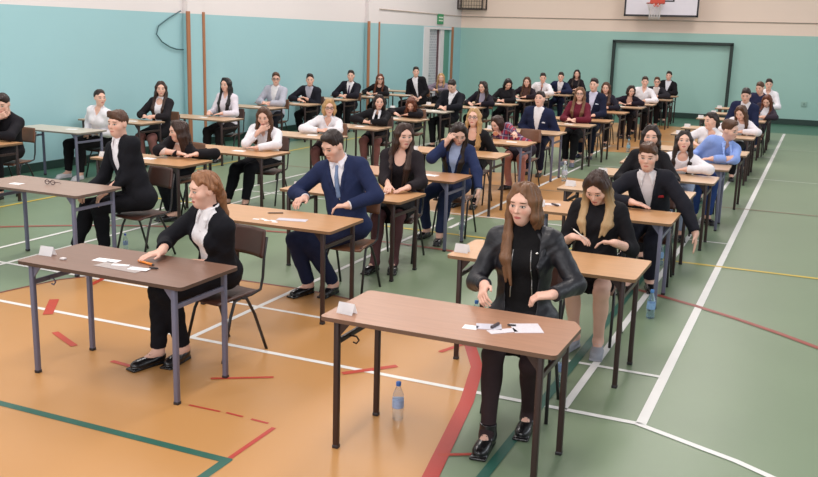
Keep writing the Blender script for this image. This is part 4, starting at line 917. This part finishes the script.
    dict(key='atmouth', phrase='black sweater with a hand at the mouth', sex='m', pitch=18, hair=('short', 'dark'), top=('sweater', (24, 22, 28)), bottom=('trousers', (22, 20, 24)), dt=(196, 148, 104), lk='dark', R='mouth', poleR=(-0.6, -0.2, -0.55), a=19.7, hip=(-9.593, 8.796), head=(-9.431, 8.57, 1.197), desk=(-9.67, 8.2)),
    dict(key='choker', phrase='white blouse and black choker', sex='f', hair=('bun', 'dark'), top=('shirt', (224, 220, 224)), bottom=('trousers', (22, 20, 24)), dt=(200, 190, 174), lk='grey', choker=1, R='lap', L='lap', footR=(-10.0, 10.2), footL=(-9.75, 10.18), ty=4, shoes=(214, 210, 214), tilt=1, a=64.5, hip=(-9.621, 10.512), head=(-9.497, 10.37, 1.179), desk=(-9.89, 9.94)),
    dict(key='walljacket', phrase='black blazer over white top by the turquoise wall', sex='f', hair=('front', 'dbrown'), top=('open', (30, 26, 30), (224, 220, 224)), bottom=('skirt', (22, 20, 24), 0.8), dt=(202, 166, 132), lk='dark', R='fold', L='fold', low=0.06, tights=(150, 100, 96), hl=0.26, a=39.0, hip=(-9.737, 12.01), head=(-9.694, 11.97, 1.232), desk=(-10.07, 11.45)),
    dict(key='blackhair', phrase='white blouse and very long black hair', sex='f', pitch=2, hair=('front', 'black'), top=('shirt', (216, 208, 216)), bottom=('trousers', (30, 24, 26)), dt=(202, 166, 132), lk='dark', hl=0.36, a=1.2, hip=(-9.325, 13.25), head=(-9.299, 13.19, 1.269), desk=(-9.43, 12.69)),
    dict(key='palegrey', phrase='pale grey blazer and glasses', sex='m', pitch=2, hair=('shortq', 'brown'), top=('blazer', (172, 172, 184), (226, 222, 224)), bottom=('trousers', (30, 30, 40)), dt=(202, 166, 132), lk='dark', glasses=(50, 40, 44), R='fold', L='fold', vee=0.7, a=32.2, hip=(-9.915, 15.73), head=(-9.861, 15.67, 1.267), desk=(-10.13, 15.17)),
    dict(key='greyshirt', phrase='dark blazer over grey shirt beside the wall', sex='m', pitch=2, hair=('shortq', 'dark'), top=('blazer', (28, 28, 38), (172, 172, 186)), bottom=('trousers', (22, 20, 24)), dt=(202, 166, 132), lk='dark', R='fold', L=(-9.78, 16.74, 0.825), poleL=(0.6, 0.5, -0.5), a=30.1, hip=(-9.855, 17.066), head=(-9.768, 16.84, 1.214), desk=(-10.04, 16.41)),
    dict(key='purpletie', phrase='dark suit and purple tie', sex='m', hair=('shortq', 'dark'), top=('blazer', (28, 26, 36), (224, 220, 224)), bottom=('trousers', (22, 20, 24)), dt=(202, 166, 132), lk='dark', tie=(60, 40, 80), R='fold', L='fold', a=21.6, hip=(-9.866, 18.814), head=(-9.78, 18.7, 1.243), desk=(-10.13, 18.25)),
    dict(key='wallglasses', phrase='black top with glasses and auburn hair', sex='f', pitch=2, hair=('front', 'auburn'), top=('sweater', (22, 20, 24)), bottom=('trousers', (22, 20, 24)), dt=(202, 166, 132), lk='dark', glasses=(50, 40, 44), hl=0.3, a=31.8, hip=(-9.734, 20.096), head=(-9.615, 19.87, 1.146), desk=(-9.96, 19.5)),
    dict(key='lounging', phrase='black suit lounging with open collar', sex='m', pitch=-2, hair=('short', 'dark'), top=('blazer', (22, 20, 24), (224, 220, 224)), bottom=('trousers', (22, 20, 24)), dt=(202, 166, 132), lk='dark', vee=0.85, R='lap', L='lap', build=1.05, hip=(-9.22, 21.4), a=27.6, head=(-9.321, 21.32, 1.287), desk=(-9.84, 20.65)),
    dict(key='greysweater', phrase='grey patterned sweater by the doorway', sex='f', pitch=4, hair=('front', 'blond'), top=('sweater', (122, 110, 124)), bottom=('trousers', (22, 20, 24)), dt=(202, 166, 132), lk='dark', hl=0.2, R='fold', L='fold', hip=(-9.2, 22.85), a=22.1, head=(-9.136, 22.54, 1.11), desk=(-9.89, 22.15)),
]
# ------------------------------------------------------------------ students, desks, chairs
def leather_mat():
    m = mat((27, 26, 32), .46, .25, 14, bump=.4, bscale=26, spec=.45, kind='leather'); return m
def plaid_mat():
    m, nt, b = new_mat('plaid_cloth')
    tc = N(nt, 'ShaderNodeTexCoord'); sp = N(nt, 'ShaderNodeSeparateXYZ'); nt.links.new(tc.outputs['Object'], sp.inputs[0])
    def band(o, sc, th, ph=0.0):
        a = N(nt, 'ShaderNodeMath', operation='MULTIPLY_ADD'); nt.links.new(sp.outputs[o], a.inputs[0]); a.inputs[1].default_value = sc; a.inputs[2].default_value = ph
        f = N(nt, 'ShaderNodeMath', operation='FRACT'); nt.links.new(a.outputs[0], f.inputs[0])
        g = N(nt, 'ShaderNodeMath', operation='GREATER_THAN'); nt.links.new(f.outputs[0], g.inputs[0]); g.inputs[1].default_value = th; return g.outputs[0]
    cur = None; base = lin((150, 42, 60))
    prev = None
    for o, sc, th, ph, c, fac in ((0, 11, .55, .1, (38, 40, 84), .75), (2, 11, .55, .3, (38, 40, 84), .75), (0, 11, .9, .4, (206, 190, 196), .5), (2, 11, .9, .6, (206, 190, 196), .5)):
        m2 = N(nt, 'ShaderNodeMix', data_type='RGBA'); s_ = N(nt, 'ShaderNodeMath', operation='MULTIPLY'); nt.links.new(band(o, sc, th, ph), s_.inputs[0]); s_.inputs[1].default_value = fac
        nt.links.new(s_.outputs[0], m2.inputs[0])
        if prev is None: m2.inputs[6].default_value = base
        else: nt.links.new(prev, m2.inputs[6])
        m2.inputs[7].default_value = lin(c); prev = m2.outputs[2]
    nt.links.new(prev, b.inputs['Base Color']); b.inputs['Roughness'].default_value = .85
    return m
PLAID = plaid_mat()
TOPW = {(170, 126, 100): 'tan', (202, 166, 132): 'light beech', (196, 148, 104): 'oak-coloured', (200, 190, 174): 'pale', (128, 96, 80): 'dark brown', (166, 136, 120): 'greyish brown', (186, 136, 98): 'warm tan'}
for i, d in enumerate(PEOPLE):
    d['label'] = 'person in ' + d['phrase'] + d.get('act', '')
    if d.get('mat') == 'leather': d['mat_top'] = leather_mat()
    if len(d['top']) > 2 and d['top'][2] == 'plaid': d['top'] = ('shirt', d['top'][1], PLAID)
    root, hip, arms = build_person(d)
    c = d['desk']; who = d['phrase']
    rz = {'brownlong': -.03, 'blue': .02}.get(d['key'], random.uniform(-.012, .012))
    place_desk(c, rz, d['dt'], d['lk'], f"{TOPW[d['dt']]} desk of the person in {who}", d['key'] == 'leather')
    cr = math.radians(d.get('ty', d['a'] * .3) * .6)
    place_chair(hip[0] + .03 * math.sin(-cr), hip[1] + {'leather': .06, 'profile': -.03, 'smile': .0, 'wallglasses': -.01}.get(d['key'], .03), cr, f"tubular chair under the person in {who}", i)
    rs = random.Random(i * 7 + 3)
    cx, cy = {'leather': (-2.17, 4.14), 'cardigan': (-4.44, 4.31), 'blacksw': (-2.14, 5.78), 'openshirt': (-6.72, 6.2), 'hidden': (-2.22, 9.08), 'brownlong': (-4.44, 7.46)}.get(d['key'], (c[0] - .54 + rs.uniform(-.03, .03), c[1] - .15 + rs.uniform(-.06, .1)))
    if d['key'] == 'openshirt': sheet_of('paper_card', cx, cy, .12, .08, .1, f'flat white card before the person in {who}', 'card')
    elif d['key'] != 'navysuit': tent_card(cx, cy, rs.uniform(-.25, .15), f'folded white card before the person in {who}')
    if d['key'] not in ('leather', 'cardigan', 'navysuit', 'openshirt', 'blacksw', 'boyblazer'):
        sheet_of('exam_paper', hip[0] + rs.uniform(-.1, .04), c[1] + rs.uniform(-.03, .06), .15, .10, rs.uniform(-.3, .3), f'white slip before the person in {who}', 'paper', grp='paper slips on the desks')

# ------------------------------------------------------------------ small things on and around the desks
W2 = mat((214, 206, 210), .6, .15, 60, kind='print'); W3 = mat((200, 196, 206), .45, .08, 12, kind='print')
wl = 'the person in black leather jacket'
sheet_of('sticky_note', -1.505, 4.235, .075, .062, .1, 'small square white note on the front tan desk', 'note')
sheet_of('photo_strip', -1.425, 4.29, .13, .09, .35, 'grey printed strip beneath the clip on the front tan desk', 'paper', W3)
sheet_of('printed_leaflet', -1.34, 4.255, .15, .06, .75, 'narrow printed slip beside the clip on the front tan desk', 'paper', W2)
sheet_of('exam_sheet', -1.245, 4.36, .15, .15, .5, 'printed paper sheet on the front tan desk', 'paper', W2)
bm = bmesh.new(); add_box(bm, (-.006, -.042, 0), (.006, .042, .014), .002); o = from_bm('hair_clip', bm, mat((70, 60, 64), .4)); o.location = (-1.395, 4.30, DH + .004); o.rotation_euler = (0, 0, -.15); tag(o, 'small dark clip standing on the slips of the front tan desk', 'clip')
bm = bmesh.new(); add_box(bm, (-.022, -.009, 0), (.022, .009, .005), .002); o = from_bm('eraser', bm, mat((30, 28, 32), .6)); o.location = (-1.325, 4.36, DH + .004); o.rotation_euler = (0, 0, .3); tag(o, 'tiny black eraser on the printed sheets of the front tan desk', 'eraser')
sheet_of('exam_sheet', -4.02, 4.385, .17, .075, .1, 'white paper sheet on the dark brown desk near the clear sleeve', 'paper', PAPER)
sheet_of('plastic_sleeve', -3.83, 4.30, .34, .12, -.05, 'translucent plastic sleeve lying on the dark brown desk', 'sleeve', mat((172, 160, 156), .2, .06, 12, kind='sleeve'))
sheet_of('paper_slip', -3.70, 4.31, .13, .055, .15, 'white slip resting on the clear sleeve of the dark brown desk', 'paper', PAPER, .003)
sheet_of('paper_strip', -3.86, 4.33, .11, .03, .3, 'thin white strip on the clear sleeve of the dark brown desk', 'paper', PAPER, .003)
bm = bmesh.new(); add_box(bm, (-.018, -.014, 0), (.018, .014, .012), .004); o = from_bm('eraser', bm, mat((214, 206, 204), .6)); o.location = (-4.27, 4.27, DH + .001); tag(o, 'small white eraser on the dark brown desk beside the folded card', 'eraser')
def pencil(loc, d_, L, col, label, r=.0045, tip=(30, 28, 30)):
    d_ = Vector(d_).normalized(); p0 = Vector((0, 0, 0)); root = empty('pencil', loc); tag(root, label, 'pencil')
    bm = bmesh.new(); add_tube(bm, [p0, d_ * L * .86], r, 6); from_bm('pencil_body', bm, mat(col, .4), root)
    bm = bmesh.new(); add_tube(bm, [d_ * L * .86, d_ * L * .99], [r, r * .2], 6); from_bm('pencil_tip', bm, mat(tip, .5), root)
pencil((-3.83, 4.46, DH + .009), (.21, -.055, .0), .17, (226, 130, 40), 'orange pencil under the fingers on the dark brown desk', .008)
pencil((-3.66, 4.36, DH + .007), (.08, .02, .0), .06, (40, 36, 38), 'short dark marker lying past the orange pencil', .006)
pencil((-1.40, 6.30, .82), (-.09, .0, .06), .14, (236, 226, 214), 'white pen held by the person in black sweater', .0042, (60, 50, 50))
for k, (x, y, sx, rz) in enumerate(((-3.955, 5.985, .05, .2), (-3.90, 6.01, .06, -.3), (-3.85, 5.985, .05, .5), (-3.81, 6.0, .06, -.2), (-3.77, 5.965, .045, .1))):
    sheet_of('paper_strip', x, y, sx, .028, rz, 'torn white paper strip in the row on the oak-coloured desk of the navy suit', 'paper', PAPER, 0, 'torn paper strips on the desk of the navy suit')
sheet_of('exam_sheet', -3.70, 6.11, .24, .09, .25, 'grey printed sheet on the desk of the navy suit', 'paper', W3)
pencil((-3.90, 6.30, DH + .005), (-.13, -.08, 0), .13, (60, 52, 54), 'dark pen under the hand of the navy suit', .005)
o = empty('spectacles', (-6.43, 6.32, DH + .006)); tag(o, 'folded dark spectacles lying on the greyish brown desk', 'spectacles')
bm = bmesh.new()
for q in (-1, 1): add_tube(bm, [(q * .034 + .026 * math.cos(x), 0, .02 + .02 * math.sin(x)) for x in [2 * math.pi * i / 16 for i in range(17)]], .0035, 6, cap=False)
add_tube(bm, [(-.008, 0, .022), (.008, 0, .022)], .003, 6); from_bm('lens_rims', bm, mat((60, 36, 40), .3), o)
for q in (-1, 1):
    bm = bmesh.new(); add_tube(bm, [(q * .06, 0, .024), (q * .058, .06, .012), (q * .03, .10, -.001)], .003, 6); from_bm('temple', bm, mat((60, 36, 40), .3), o)
sheet_of('exam_sheet', -2.12, 7.93, .20, .10, .3, 'printed paper with a dark clip on the desk before the dangling arm', 'paper', W2)
bm = bmesh.new(); add_box(bm, (-.012, -.05, 0), (.012, .05, .012), .003); o = from_bm('paper_clip', bm, mat((60, 40, 44), .4)); o.location = (-2.06, 7.90, DH + .004); o.rotation_euler = (0, 0, .8); tag(o, 'dark clip on the printed paper before the dangling arm', 'clip')
bottle(-2.05, 4.57, 0, 'clear water bottle standing alone under the front tan desk', h=.235)
bottle(-1.36, 5.62, 0, 'clear water bottle beside the grey shoes under the desk of the black sweater', (200, 210, 220), .23, (120, 140, 175))
bottle(-2.22, 6.36, 0, 'clear bottle with blue cap behind the desk of the black sweater', (40, 96, 160), .24)
bottle(-1.07, 7.36, 0, 'blue-tinted water bottle beside the aisle desk with grey legs', (80, 130, 190), .24, (130, 166, 205), (196, 220, 240))
bottle(-1.30, 9.25, 0, 'blue-tinted water bottle under the second aisle desk behind the dangling arm', (80, 130, 190), .24, (130, 166, 205), (196, 220, 240))
bottle(-3.50, 9.42, 0, 'clear water bottle near the feet of the raised-hand person', (90, 150, 170), .25, (150, 180, 180))
bottle(-3.57, 14.15, 0, 'clear water bottle at the aisle edge before the maroon sweater', (220, 224, 230), .32, (200, 206, 220))
bottle(-3.45, 18.73, 0, 'bluish water bottle far along the aisle near the curly brown hair', (120, 170, 190), .26, (140, 180, 196), (196, 226, 236))
bottle(-6.22, 7.06, 0, 'clear bottle with blue cap by the chair of the black blazer and open shirt', (50, 80, 190), .17)
